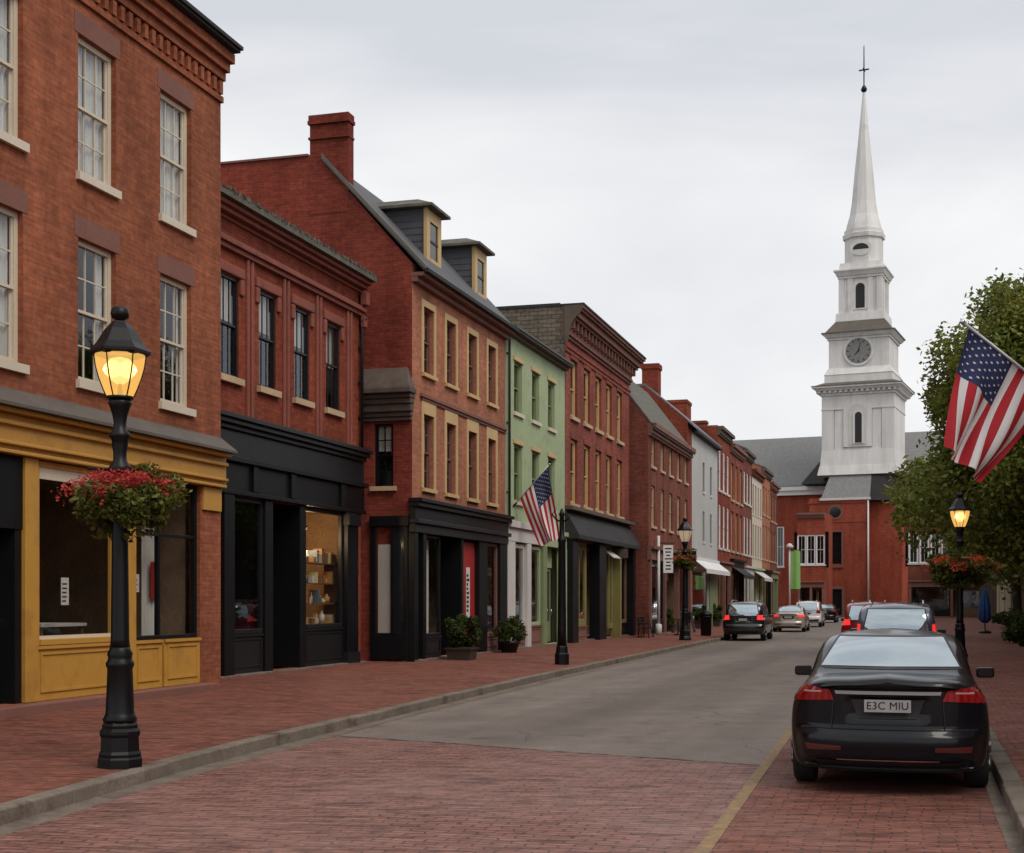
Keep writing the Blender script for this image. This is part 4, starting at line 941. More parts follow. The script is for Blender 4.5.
# grey-white narrow house with slate mansard
F8 = Facade(77.4, .29, -12.75); W8 = (Y_of(717.5, -12.75)-77.4)*1.0412
b8 = F8.root('painted_house', 'narrow grey white house with blue slate mansard roof and white awning')
hl = []; cs = [F8.u(703.7), F8.u(711)]
for c in cs: hl += [(c-.38, c+.38, 8.25, 10.0), (c-.38, c+.38, 5.3, 7.1)]
hl.append((.2, W8-.2, .25, 3.6))
q = MB(); q.wall((0,0,0), (1,0,0), (0,1,0), 1.6, W8-.015, 0, 11.5, hl[:4] + [(1.61, W8-.2, .25, 3.6)]); q.build('wall', 'grey_wall', b8)
q = MB(); q.wall((0,0,0), (1,0,0), (0,1,0), .015, 1.598, 0, 11.8); q.wall((.015,0,0), (0,1,0), (1,0,0), 0, 11, 0, 11.8); q.poly([(.015,0,11.8),(.015,11,11.8),(.015,8,13.8),(.015,2.4,13.8)]); q.wall((W8-.015,0,0), (0,1,0), (-1,0,0), 0, 11, 0, 11.8); q.wall((0,11,0), (1,0,0), (0,-1,0), 0, W8, 0, 11.8)
q.poly([(W8-.015,0,11.8),(W8-.015,11,11.8),(W8-.015,8,13.8),(W8-.015,2.4,13.8)]); q.build('party_wall', 'brick_red', b8)
for c in cs: window(b8, c-.38, 8.25, .76, 1.75, ST_SLIT); window(b8, c-.38, 5.3, .76, 1.8, ST_SLIT)
q = MB(); q.hexa([(.1,-.3,11.45),(W8,-.3,11.45),(W8,2.4,13.8),(.1,2.4,13.8),(.1,-.3,11.55),(W8,-.3,11.55),(W8,2.4,13.92),(.1,2.4,13.92)]); q.box(.1, W8, 2.4, 8.2, 13.8, 13.92); q.hexa([(.1,8.2,13.8),(W8,8.2,13.8),(W8,11.2,11.5),(.1,11.2,11.5),(.1,8.2,13.92),(W8,8.2,13.92),(W8,11.2,11.6),(.1,11.2,11.6)])
q.build('roof', M('blue_slate', (.13, .145, .17), .65, .2, vs=2), b8)
q = MB(); q.box(1.6, W8, -.34, .02, 11.3, 11.44); q.build('eave', 'slate_dark', b8)
U = F8.u; bx('fascia', 'white', b8, 1.6, W8, -.14, .05, 3.62, 4.3); awning(b8, 1.8, W8-.1, 3.55, 4.15, 'white', .8)
shop_window(b8, 1.7, U(709), .8, 3.6, 'white_stone', .12, .02); riser(b8, 1.7, U(709), .26, .79, 'brownstone'); bx('pilaster', 'green_paint', b8, U(709)+.05, W8-.25, -.05, .3, .26, 3.6)
room(b8, 1.62, W8-.22, .5, 3, .26, 3.6); bx('plinth', 'granite', b8, 0, W8, -.1, .3, 0, .245)
# the last four houses before the church
Yc = Y_of(717.7, -12.75)
specs = [(730, 'brick_red', 12.9, [(8.9, 11.5), (5.2, 8.0)], 3, 1.1, ST_WHITE, 'old_stone', ('brownstone', 'wood', 'black_paint'), 'brick_house', 'red brick house with white window frames and old stone cornice, beside grey white house', None),
         (743, 'brick_rose', 12.4, [(8.7, 11.2), (5.2, 7.9)], 3, 1.2, ST_ROSE, 'brownstone', ('black_paint', 'wood', 'black_paint'), 'brick_house', 'rose brick house with buff window frames, second after the grey white house', None),
         (752, 'brick_brown', 12.8, [(9.0, 11.3), (5.2, 8.0)], 3, 1.1, ST_WHITE, 'old_stone', ('white_stone', 'wood', 'black_paint'), 'brick_house', 'brown brick house with white window frames beside pale cream house', 14.6),
         (762, 'cream', 11.9, [(8.5, 10.8), (5.2, 7.7)], 4, .9, ST_SLIT, 'brick_brown', ('green_wall', 'white_stone', 'green_paint'), 'painted_house', 'pale cream terrace house with green shopfront', None),
         (770, 'brick_salmon', 12.6, [(8.9, 11.2), (5.2, 8.0)], 3, 1.2, ST_BROWN, 'old_stone', ('black_paint', 'olive_paint', 'black_paint'), 'brick_house', 'salmon brick terrace house next to the pale cream house', 14.2),
         (777, 'brick_brown', 12.0, [(8.7, 11.0), (5.2, 7.8)], 3, 1.1, ST_BROWN, 'brownstone', ('green_paint', 'wood', 'black_paint'), 'brick_house', 'last brown terrace house on the left before the church', None)]
for px1, br, zE, rows, n, ww, st, cn, store, nm, lab, pt in specs:
    Y1 = Y_of(px1, -12.75); Fx = Facade(Yc + .03, .29, -12.75); Wx = (Y1 - Yc - .06)*1.0412
    r = Fx.root(nm, lab); row_house(r, Wx, 10, zE, br, rows, n, ww, st, cn, store, 4.2 if px1 != 743 else 4.5, pt, 'slate' if px1 == 752 else 'moss_roof')
    if px1 in (743, 762): awning(r, .5, Wx-.5, 3.5, 4.1, 'white_stone' if px1 == 762 else 'slate_dark', .9)
    if px1 in (752, 770): q = MB(); q.box(Wx-1.1, Wx-.1, 3.4, 4.6, 12.4, 15.4); q.box(Wx-1.18, Wx-.02, 3.32, 4.68, 15.402, 15.6); q.build('chimney', 'brick_red', r)
    if px1 == 730:
        uu = .9; q = MB(); q.box(.05, 1.9, 2.0, 4.2, 12.3, Fx.z(1, 405, 3)); q.box(.0, 1.95, 1.95, 4.25, Fx.z(1, 405, 3)+.002, Fx.z(1, 402, 3)); q.build('chimney', 'brick_red', r)
    Yc = Y1
# right side of the street
rs = [(8, 23, 'brick_red', 10.5, 'four bay red brick block', 5), (23, 41, 'brick_brown', 11.2, 'brown brick block', 6), (41, 62, 'brick_rose', 10.6, 'rose brick block', 6), (62, 80, 'brick_brown', 10.2, 'brown brick shop row', 6), (80, 104, 'brick_red', 11.0, 'red brick shop row', 7), (104, 134, 'brick_rose', 10.5, 'rose brick shop row', 8)]
labs = ['red brick block nearest the camera on the right side', 'brown brick block behind the near right street lamp', 'rose brick block with white windows behind the street tree', 'brown brick shop row past the street tree with wooden doors', 'red brick shop row beyond the blue closed umbrella', 'rose brick shop row at the far right end before the church']
for (y0, y1, br, zE, _, n), lab in zip(rs, labs):
    r = thing('brick_shop_building', lab, 'building', (FR(y1), y1, 0), atan2(-1, -.29))
    row_house(r, (y1-y0)*1.0412 - .05, 10, zE, br, [(7.5, 9.3), (4.8, 6.7)], n, 1.1, ST_WHITE if br != 'brick_brown' else ST_BROWN, 'brownstone', ('old_stone', 'wood', 'black_paint') if br != 'brick_red' else ('cream', 'olive_paint', 'wood'), 4.1)

# ------------------------------------------------------------------ the church
CHY = 153.8
ch = thing('church', 'red brick church with tall white clock tower and spire at the end of the street', 'church', (.2514*CHY, CHY, 0), R(-24))
def cz(py, Y=152): return EYE + (HZ - py)/FPX*Y
# brick body
nave = MB()
nh = [(-12.6, -11.7, 5.6, 10.2), (-10.2, -9.3, 5.6, 10.2), (-7.8, -6.9, 5.6, 10.2)]
nave.wall((0, 2, 0), (1,0,0), (0,1,0), -20, 9, 0, 14.9, nh); nave.wall((-20,2,0), (0,1,0), (1,0,0), 0, 16, 0, 14.9); nave.wall((9,2,0), (0,1,0), (-1,0,0), 0, 16, 0, 14.9); nave.wall((0,18,0), (1,0,0), (0,-1,0), -20, 9, 0, 14.9)
nave.poly([(-20,2,14.9),(-20,18,14.9),(-20,10,21)]); nave.poly([(9,2,14.9),(9,18,14.9),(9,10,21)])
nave.build('nave_wall', 'brick_church', ch)
for h in nh: window(ch, h[0], h[2], .9, 4.6, dict(ST_WHITE, id='nave', room=.6), y=2)
q = MB()
q.hexa([(-20.4,1.4,14.6),(9.3,1.4,14.6),(9.3,10,21),(-20.4,10,21),(-20.4,1.4,14.8),(9.3,1.4,14.8),(9.3,10,21.2),(-20.4,10,21.2)])
q.hexa([(-20.4,10,21),(9.3,10,21),(9.3,18.6,14.6),(-20.4,18.6,14.6),(-20.4,10,21.2),(9.3,10,21.2),(9.3,18.6,14.8),(-20.4,18.6,14.8)])
q.build('nave_roof', 'slate_light', ch)
q = MB(); q.box(-20.3, 9.2, 1.2, 2.02, 14.2, 14.62); q.box(-20.2, 9.1, 1.5, 2.01, 13.7, 14.195); q.box(-3.9, -3.2, .9, 1.99, 14.63, 15.6); q.box(-11.6, -10.9, 1.45, 1.99, 12.4, 13.695); q.build('eave', 'white', ch)
q = MB(); q.hexa([(-6.6,-1.6,14.65),(-3.2,-1.6,14.65),(-3.2,4,14.65),(-6.6,4,14.65),(-5.2,1.5,17.3),(-3.2,1.5,17.3),(-3.2,4.4,17.3),(-5.2,4.4,17.3)]); q.build('side_roof', 'slate_dark', ch)
bt = MB()
bt.wall((0,-5.2,0), (1,0,0), (0,1,0), -4.9, 1.3, 0, 12.75, [(-2.75, -1.45, 5.7, 9.1), (-3.0, -1.4, .2, 3.0)], depth=.35)
bt.wall((1.3,-5.2,0), (0,1,0), (-1,0,0), 0, 2, 0, 12.75); bt.wall((-4.9,-5.2,0), (0,1,0), (1,0,0), 0, 8, 0, 12.75)
bt.wall((0,-3.6,0), (1,0,0), (0,1,0), 1.3, 4.6, 0, 12.4); bt.wall((4.6,-3.6,0), (0,1,0), (-1,0,0), 0, 6, 0, 12.4)
bt.box(-5.0, 1.4, -5.3, -5.19, 12.2, 12.5); bt.box(-4.95, 1.35, -5.26, -5.19, 10.15, 10.3)
bt.build('tower_base', 'brick_church', ch)
w_ = bx('window', 'brownstone', ch, -2.95, -2.755, -5.3, -5.0, 5.5, 9.3); bx('frame', 'brownstone', w_, -1.445, -1.25, -5.3, -5.0, 5.5, 9.3); bx('frame', 'brownstone', w_, -2.754, -1.446, -5.29, -5.0, 9.105, 9.3); bx('sill', 'brownstone', w_, -3.0, -1.2, -5.36, -5.0, 5.3, 5.495)
bx('pane', 'darkglass', w_, -2.75, -1.45, -5.0, -4.98, 5.7, 9.1)
q = MB()
for zz in (6.5, 7.4, 8.3): q.box(-2.75, -1.45, -5.03, -5.005, zz, zz+.07)
q.box(-2.13, -2.07, -5.03, -5.006, 5.7, 9.1); q.build('muntin', 'black_paint', w_)
def disc(name, m, parent, cx, y, cz_, r, d, n=28, rx=None):
    q = MB(); pl = [(cx + (rx or r)*cos(2*pi*i/n), cz_ + r*sin(2*pi*i/n)) for i in range(n)]
    q.prism(pl, lambda a, b, e: (a, e, b), y-d, y); return q.build(name, m, parent)
rw = disc('round_window', 'brownstone', ch, -2.1, -5.19, 11.25, .82, .08); disc('pane', 'darkglass', rw, -2.1, -5.275, 11.25, .58, .02)
dr = bx('door', 'black_paint', ch, -3.0, -1.4, -4.95, -4.9, .2, 3.0); q = MB(); q.box(-3.25, -3.0, -5.28, -4.9, .0, 3.2); q.box(-1.4, -1.15, -5.28, -4.9, 0, 3.2); q.box(-3.0, -1.4, -5.27, -4.9, 3.0, 3.3); q.build('door_case', 'brownstone', dr)
q = MB(); q.tube([(1.36, -5.3, .1), (1.36, -5.3, 12.7)], .09, 8); q.build('downpipe', 'white_stone', ch)
q = MB(); q.c = 0
q.hexa([(-3.6,-5.35,12.76),(1.5,-5.35,12.76),(1.5,3,12.76),(-3.6,3,12.76),(-2.9,-4.0,15.3),(1.5,-4.0,15.3),(1.5,3,15.3),(-2.9,3,15.3)]); q.build('skirt_roof', 'slate_light', ch)
q = MB(); q.hexa([(1.502,-5.0,12.45),(4.9,-3.8,12.45),(4.9,4,12.45),(1.502,4,12.45),(1.502,-4.05,15.3),(3.3,-3.9,15.35),(3.9,4,15.35),(1.502,4,15.3)]); q.build('skirt_roof', 'slate_dark', ch)
q = MB(); q.box(-3.75, 1.6, -5.45, -5.1, 12.5, 12.75); q.build('eave', 'white_stone', ch)
# white stages
T = MB()
T.frus(4.25, 15.31, 4.05, 16.3); T.frus(4.0, 16.305, 3.85, 18.05)
T.frus(3.72, 18.055, 3.72, 23.7)
for sx in (-1, 1):
    T.box(sx*3.84, sx*2.55, -3.84, -3.6, 18.06, 22.35); T.box(sx*2.45, sx*1.55, -3.80, -3.6, 18.06, 22.3)
    T.box(sx*3.6, sx*3.84, -3.6, 3.7, 18.06, 22.35)
T.box(-3.9, 3.9, -3.9, 3.9, 22.36, 22.5); T.box(-3.84, 3.84, -3.84, 3.84, 22.51, 23.9)
tw = T.build('tower_stage', 'church_white', ch)
q = MB()
q.frus(4.0, 23.905, 4.0, 24.15); q.frus(4.4, 24.42, 4.6, 24.7); q.frus(4.75, 24.705, 4.75, 24.86); q.frus(4.1, 24.155, 4.1, 24.415)
for k_ in range(15):
    v = -4.0 + 8.0*k_/14
    for sx in (-1, 1): q.box(v-.13, v+.13, sx*4.1, sx*4.38, 24.18, 24.415); q.box(sx*4.1, sx*4.38, v-.13, v+.13, 24.18, 24.415)
q.build('cornice', 'church_white', ch)
q = MB(); q.frus(4.8, 24.865, 4.8, 24.95); q.frus(4.55, 24.955, 3.7, 25.35); q.build('lead_cap', 'lead', ch)
q = MB(); q.frus(3.6, 25.355, 3.6, 26.2); q.frus(3.65, 26.205, 3.3, 26.9); q.frus(3.2, 26.905, 3.2, 30.0)
q.frus(3.35, 30.005, 3.35, 30.25); q.frus(3.5, 30.255, 3.8, 30.65)
q.build('tower_stage', 'church_white', ch)
q = MB(); q.frus(3.9, 30.655, 3.9, 30.78); q.frus(3.6, 30.785, 2.6, 32.1); q.build('lead_cap', 'lead', ch)
q = MB(); q.frus(2.62, 32.105, 2.55, 33.0); q.frus(2.2, 33.005, 2.2, 37.0)
for sx in (-1, 1):
    for o_ in (2.3, 1.35):
        q.box(sx*o_, sx*(o_-.55), -2.32, -2.15, 33.01, 36.8); q.box(sx*2.15, sx*2.32, o_ - .55 if True else 0, o_, 33.01, 36.8); q.box(sx*2.15, sx*2.32, -o_, -(o_-.55), 33.01, 36.8)
q.frus(2.4, 36.805, 2.4, 37.05); q.frus(2.5, 37.055, 2.72, 37.55); q.frus(2.8, 37.555, 2.8, 37.72); q.frus(2.3, 37.725, 2.2, 38.5)
q.build('tower_stage', 'church_white', ch)
q = MB(); ph = pi/8
q.lathe([(2.1, 38.505), (2.1, 41.3), (2.3, 41.35), (2.35, 41.8), (2.15, 41.9), (2.15, 42.3)], 8, ph=ph, smooth=False); q.build('tower_stage', 'church_white', ch)
q = MB(); q.lathe([(2.0, 42.305), (1.85, 43.0), (1.55, 44.0), (1.33, 45.4), (1.05, 48.5), (.62, 52.5), (.22, 56.6), (.13, 57.6)], 8, ph=ph, smooth=False); q.build('spire', 'church_white', ch)
q = MB(); q.lathe([(.05, 57.5), (.3, 57.75), (.34, 57.95), (.22, 58.2), (.07, 58.4), (.07, 60.2), (.05, 62.6), (.01, 62.8)], 10); q.box(-.55, .55, -.05, .05, 60.0, 60.14); q.box(-.05, .05, -.5, .5, 60.0, 60.14); q.build('finial_cross', 'iron', ch)
# louvred arch windows, clock, lunette
def arch(cx, z0, z1, hw, n=10): return [(cx-hw, z0), (cx+hw, z0)] + [(cx + hw*cos(pi*i/n), z1 - hw + hw*sin(pi*i/n)) for i in range(n+1)]
def archw(yf, cx, z0, z1, hw, fr):
    q = MB(); q.prism(arch(cx, z0-fr*.4, z1+fr, hw+fr), lambda a, b, e: (a, e, b), yf-.1, yf+.02); f = q.build('arched_window', 'church_white', ch)
    q = MB(); q.prism(arch(cx, z0, z1, hw), lambda a, b, e: (a, e, b), yf-.12, yf-.101); p_ = q.build('louvre', 'slate_dark', f)
    return f
q = MB(); q.prism(arch(0, 18.3, 23.8, 1.5), lambda a, b, e: (a, e, b), -3.95, -3.55); q.build('arched_surround', 'church_white', ch)
q = MB(); q.prism(arch(0, 18.5, 22.9, .95), lambda a, b, e: (a, e, b), -4.0, -3.951); q.build('arched_niche', 'white_stone', ch)
archw(-4.0, .12, 18.7, 22.0, .36, .2); archw(-2.2, 0, 33.5, 36.2, .48, .35)
ck = disc('clock', 'church_white', ch, 0, -3.18, 28.7, 1.62, .16, 36); disc('dial', 'slate_light', ck, 0, -3.342, 28.7, 1.36, .03, 36)
q = MB()
for i in range(12):
    a = 2*pi*i/12; r0, r1 = 1.02, 1.26; dx, dz = cos(a), sin(a); w = .05
    q.prism([(r0*dx - w*dz, 28.7 + r0*dz + w*dx), (r0*dx + w*dz, 28.7 + r0*dz - w*dx), (r1*dx + w*dz, 28.7 + r1*dz - w*dx), (r1*dx - w*dz, 28.7 + r1*dz + w*dx)], lambda a_, b_, e: (a_, e, b_), -3.385, -3.374)
q.build('hour_marks', 'slate_dark', ck)
for ang, L, w in ((R(75), 1.1, .06), (R(228), .75, .08)):
    q = MB(); dx, dz = cos(ang), sin(ang); q.prism([(-.15*dx - w*dz, 28.7 -.15*dz + w*dx), (-.15*dx + w*dz, 28.7-.15*dz - w*dx), (L*dx, 28.7 + L*dz)], lambda a_, b_, e: (a_, e, b_), -3.42, -3.40); q.build('hand', 'slate_dark', ck)
lw = disc('oval_window', 'church_white', ch, 0, -1.90, 40.1, .85, .12, 30, rx=1.15)
q = MB(); q.prism([(.85*cos(pi*i/14), 39.95 + .62*sin(pi*i/14)) for i in range(15)], lambda a, b, e: (a, e, b), -2.045, -2.022); q.build('louvre', 'slate_dark', lw)

# low houses either side of the church
def side_house(px0, px1, py, Y, zE, br, label, yaw, n, st, name='brick_house'):
    x0 = (px0-512)/FPX*Y; Wd = (px1-px0)/FPX*Y*1.02
    r = thing(name, label, 'building', (x0, Y, 0), yaw); row_house(r, Wd, 6, zE, br, [(5.4, 8.4)], n, .95, st, 'brownstone', ('brownstone', 'black_paint', 'wood'), 3.6); return r
side_house(797, 824, 510, 141.5, 10.6, 'brick_church', 'small red brick house with white windows left of the church tower', R(-20), 3, ST_WHITE)
side_house(908, 990, 505, 136, 10.8, 'brick_brown', 'brown brick house with pale windows right of the church, half behind the tree', R(-20), 8, ST_WHITE)

# ------------------------------------------------------------------ street lamps
def lamp_builder(label):
    t = thing('street_lamp', label, 'street lamp')
    q = MB()
    q.lathe([(.235, 0), (.235, .09), (.22, .11), (.225, .14), (.205, .17), (.20, .31), (.215, .34), (.215, .37), (.185, .40), (.19, .43), (.165, .46)], 8, ph=pi/8, smooth=False)
    q.lathe([(.165, .46), (.172, .49), (.15, .53), (.142, .56), (.125, 1.0), (.14, 1.03), (.142, 1.06), (.12, 1.09), (.118, 1.12), (.128, 1.15), (.105, 1.2), (.10, 1.22)], 20)
    q.build('base', 'iron', t)
    q = MB(); q.lathe([(.10, 1.22), (.092, 1.3), (.074, 2.9), (.074, 2.98), (.105, 3.0), (.115, 3.04), (.10, 3.07), (.068, 3.12), (.066, 3.2), (.078, 3.27), (.082, 3.33), (.105, 3.36), (.105, 3.39), (.07, 3.43), (.062, 3.5), (.075, 3.58), (.10, 3.66), (.12, 3.70), (.105, 3.74)], 18)
    q.tube([(-.32, 0, 3.03), (.32, 0, 3.03)], .016, 6)
    q.build('post', 'iron', t)
    L = MB(); n = 6; LP = [(.128, 3.765), (.165, 3.85), (.205, 3.96), (.235, 4.07), (.252, 4.19)]
    L.lathe([(.13, 3.742), (.14, 3.77)], 18); L.lathe([(.262, 4.18), (.305, 4.21), (.305, 4.235)], n, smooth=False)
    for i in range(n):
        a = 2*pi*i/n; L.tube([((r+.004)*cos(a), (r+.004)*sin(a), z) for r, z in LP], .0075, 5)
    L.tube([(0, 0, 3.76), (0, 0, 3.84), (0, 0, 3.93)], [.03, .022, .010], 6)
    lf = L.build('lantern', 'iron', t)
    g = MB(); N = 24
    for (ra, za), (rb, zb) in zip(LP, LP[1:]):
        for i in range(N):
            a, b = 2*pi*i/N, 2*pi*(i+1)/N
            g.poly([(ra*cos(a), ra*sin(a), za), (ra*cos(b), ra*sin(b), za), (rb*cos(b), rb*sin(b), zb), (rb*cos(a), rb*sin(a), zb)], smooth=True)
    g.build('pane', 'amber', lf)
    q = MB()
    for sx in (-1, 1): q.lathe([(.01, 3.96), (.07, 3.99), (.10, 4.04), (.085, 4.08), (.05, 4.12), (.01, 4.14)], 14, cx=sx*.07)
    q.build('bulb', 'bulb', lf)
    q = MB(); q.lathe([(.04, 3.90), (.11, 3.95), (.155, 4.02), (.15, 4.09), (.10, 4.15), (.03, 4.17)], 18); q.build('globe', 'globe', lf)  # soft glow round the bulbs, built as an added shell
    q = MB(); q.lathe([(.30, 4.237), (.235, 4.31), (.15, 4.45), (.09, 4.52), (.085, 4.53)], n, smooth=False); q.build('lantern_roof', 'iron', lf)
    q = MB(); q.lathe([(.05, 4.53), (.045, 4.55), (.085, 4.57), (.095, 4.61), (.085, 4.66), (.06, 4.68)], 12); q.build('finial', 'iron', lf)
    return t
la = lamp_builder('lit black street lamp on the left pavement in front of the yellow shop')
la['group'] = 'lit black street lamps along the pavements'
la.location = (-3.99, 14.25, .13); la.rotation_euler = (0, 0, R(15))
lb = dup(la, (11.07, 34.6, .13), R(40), 'lit black street lamp on the right pavement below the tree', scale=.93)
lc = dup(la, ((685-512)/FPX*58.8, 58.8, .13), R(8), 'distant black street lamp with pale lantern by the brown brick house', scale=1.10)
for o_ in lc.children_recursive:
    if o_.name.startswith(('pane', 'bulb', 'globe')): o_.data = o_.data.copy(); o_.data.materials[0] = mat['pale_glow']  # unlit lantern, its paleness given as a faint glow
t = thing('iron_post', 'tall dark iron post on the kerb just right of the smaller flag', 'post', (1.31, 36.75, .13))
q = MB(); q.lathe([(.20, 0), (.20, .28), (.17, .32), (.16, .46), (.14, .5)], 8, ph=pi/8, smooth=False); q.build('base', 'iron', t)
q = MB(); q.lathe([(.13, .5), (.115, .9), (.095, 3.2), (.11, 3.24), (.11, 3.3), (.07, 3.36), (.06, 3.9), (.085, 3.94), (.06, 4.0), (.02, 4.1)], 16); q.build('shaft', 'iron', t)
q = MB(); q.tube([(-.02, 0, 3.75), (-.16, .0, 3.82), (-.26, 0, 3.95), (-.18, 0, 4.05)], .025, 6); q.tube([(.02, 0, 3.75), (.16, .0, 3.82), (.2, 0, 3.95)], .025, 6); q.build('scroll_arm', 'iron', t)
def bloom(cx, cy, cz_, rx, ry, rz, nleaf, npet, label, petals, leafs=.045, seed=1, flowers_top=True, rot=0):
    """half round basket of foliage with flowers, hung round a lamp post"""
    rn = random.Random(seed)
    t = thing('hanging_basket', label, 'flower basket', (cx, cy, cz_), rot, 'flower baskets hung on the lamps')
    q = MB(); q.lathe([(.06, -.24), (.16, -.21), (.24, -.14), (.27, -.04), (.28, -.02)], 16, smooth=True, sx=1.3, sy=1.1); q.build('planter_bowl', 'basket', t)
    cl = [(rn.gauss(0, .55), rn.gauss(0, .55), rn.gauss(-.22, .48), rn.uniform(.22, .42)) for _ in range(44)]
    q = MB()
    while len(q.f) < nleaf:
        c = rn.choice(cl); d = Vector((rn.gauss(0,1), rn.gauss(0,1), rn.gauss(0,1))).normalized()*c[3]*rn.random()**.4
        p = Vector((c[0], c[1], c[2])) + d
        if p.length > 1.08 + rn.gauss(0, .14) or (p.z < -.3 and hypot(p.x, p.y) > 1.05 + .3*p.z): continue
        P = Vector((p.x*rx, p.y*ry, p.z*rz)); leaf(q, P, leafs*rn.uniform(.6, 1.4), rn)
    q.build('foliage', 'leaf_b', t)
    q = MB(); cl2 = [(rn.uniform(0, 2*pi), rn.random()**.6, rn.uniform(.10, .22)) for _ in range(44)]
    while len(q.f) < npet:
        a, rr, s_ = rn.choice(cl2)
        z = .95*sqrt(max(0, 1 - rr*rr*.95))*.8 - (.25 if rn.random() < .25 else 0) - .05
        P = Vector((cos(a)*rr*rx*1.05 + rn.gauss(0, s_*.42), sin(a)*rr*ry*1.02 + rn.gauss(0, s_*.35), z*rz*.85 + rn.gauss(0, .035)))
        leaf(q, P, .022*rn.uniform(.7, 1.5)*(leafs/.045), rn)
    q.build('blossoms', petals, t)
    return t
def leaf(q, P, s, rn):
    u = Vector((rn.gauss(0,1), rn.gauss(0,1), rn.gauss(0,.7))).normalized(); v = u.cross(Vector((rn.gauss(0,1), rn.gauss(0,1), rn.gauss(0,1)))).normalized(); w = u.cross(v)
    q.poly([P - u*s, P + v*s*.55 + w*s*.12, P + u*s, P - v*s*.55 + w*s*.12])
bloom(-3.96, 14.25, 2.88, .53, .46, .35, 9000, 3600, 'basket of crimson flowers around the near left lamp post', 'petal', .036, 1)
bloom(11.07, 34.6, 2.62, .80, .65, .45, 5000, 3600, 'basket of orange red flowers around the right lamp post', 'petal_o', .06, 2)
bloom(7.27, 58.8, 3.5, .5, .5, .4, 1500, 200, 'dark green basket around the distant lamp post', 'petal', .09, 3)

# ------------------------------------------------------------------ flags
mat['flag_red'] = M('flag_red', (.42, .012, .022), .8, .08); mat['flag_white'] = M('flag_white', (.70, .69, .68), .8, .05); mat['flag_blue'] = M('flag_blue', (.018, .028, .10), .8, .1)
def flag(label, A, B, TL, BL, base, amp, ph, tip_extra, frq=2.2, name='flag'):
    A, B, TL, BL = map(Vector, (A, B, TL, BL))
    t = thing(name, label, 'flag', A)
    nrm = (B - A).cross(TL - A).normalized()
    def pos(u, v):
        E0 = A + (B-A)*v; E1 = TL + (BL-TL)*v
        p = E0.lerp(E1, u)
        L = (TL-A).length
        p = p + Vector((0, 0, -.10*L*sin(pi*min(max(u,0),1))*(v-.3)))*0.8
        rp = sin(2*pi*(frq*v + .55*u) + ph) + .35*sin(2*pi*(2.1*frq*v - .7*u) + 1.3*ph)
        side = (B-A).normalized()*cos(2*pi*(frq*v + .55*u) + ph)*.35
        return p + (nrm*rp + side)*amp*(max(u,0)**.7) - A
    q = MB(); NU, NV = 40, 52
    vs = [[pos(i/NU, j/NV) for j in range(NV+1)] for i in range(NU+1)]; b = 0
    for row in vs: q.v += row
    for i in range(NU):
        for j in range(NV):
            s_ = j*13//NV
            q.c = 2 if (i < 16 and s_ < 7) else (0 if s_ % 2 == 0 else 1)
            k_ = i*(NV+1) + j; q.f.append([k_, k_+NV+1, k_+NV+2, k_+1]); q.mi.append(q.c); q.sm.append(True)
    me = q.mesh('cloth', ['flag_red', 'flag_white', 'flag_blue']); cl = obj('cloth', me, t)
    st = MB()
    for r_ in range(9):
        for c_ in range(6 if r_ % 2 == 0 else 5):
            u0 = .4*(c_*2 + 1 + (r_ % 2))/12; v0 = (7/13)*(r_+1)/10
            for sgn in (-1, 1):
                pts = []
                for k_ in range(10):
                    rr = (.019 if k_ % 2 == 0 else .0085); a = pi*k_/5
                    u, v = u0 + rr*sin(a)*.62, v0 + rr*cos(a)
                    e = .002; n_ = (pos(u+e, v) - pos(u-e, v)).cross(pos(u, v+e) - pos(u, v-e)).normalized()
                    pts.append(pos(u, v) + n_*sgn*.006)
                c0 = sum(pts, Vector())/10
                for k_ in range(10): st.poly([c0, pts[k_], pts[(k_+1) % 10]])
    st.build('stars', 'flag_white', cl)
    d = (A - B).normalized(); base = Vector(base)
    q = MB(); q.tube([base - A, d*tip_extra], .016, 8); q.build('staff', 'steel', t)
    q = MB(); z = d*(tip_extra+.03); q.lathe([(.008, z.z-.03), (.03, z.z), (.008, z.z+.03)], 10, z.x, z.y); q.build('finial', 'chrome', t)
    q = MB(); q.tube([base - A - d*.03, base - A + d*.16], .032, 8); q.build('bracket', 'iron', t)
    return t
flag('large stars and stripes flag on a steel staff over the right pavement', at(969, 327, 13.7), at(1050, 391, 14.05), at(943, 448, 13.65), at(984, 484, 13.9), at(1128, 452, 14.35), .085, .4, .06, 1.9)
ld = dup(la, at(1128, 600, 14.35) + Vector((.12, .1, -1.70)), R(20), 'black street lamp at the right edge, carrying the large flag staff')
A4 = world(b4, 0, 0, 0)
pB = at(520, 498, 46.05); pA = at(548, 466, 45.7)
flag('smaller stars and stripes flag hanging from the pale green house', pA, pB, at(559, 538, 45.75), at(541, 546, 46.0), world(b4, F4.u(513), -.02, F4.z(F4.u(513), 506)), .09, 1.1, .05, 1.4)

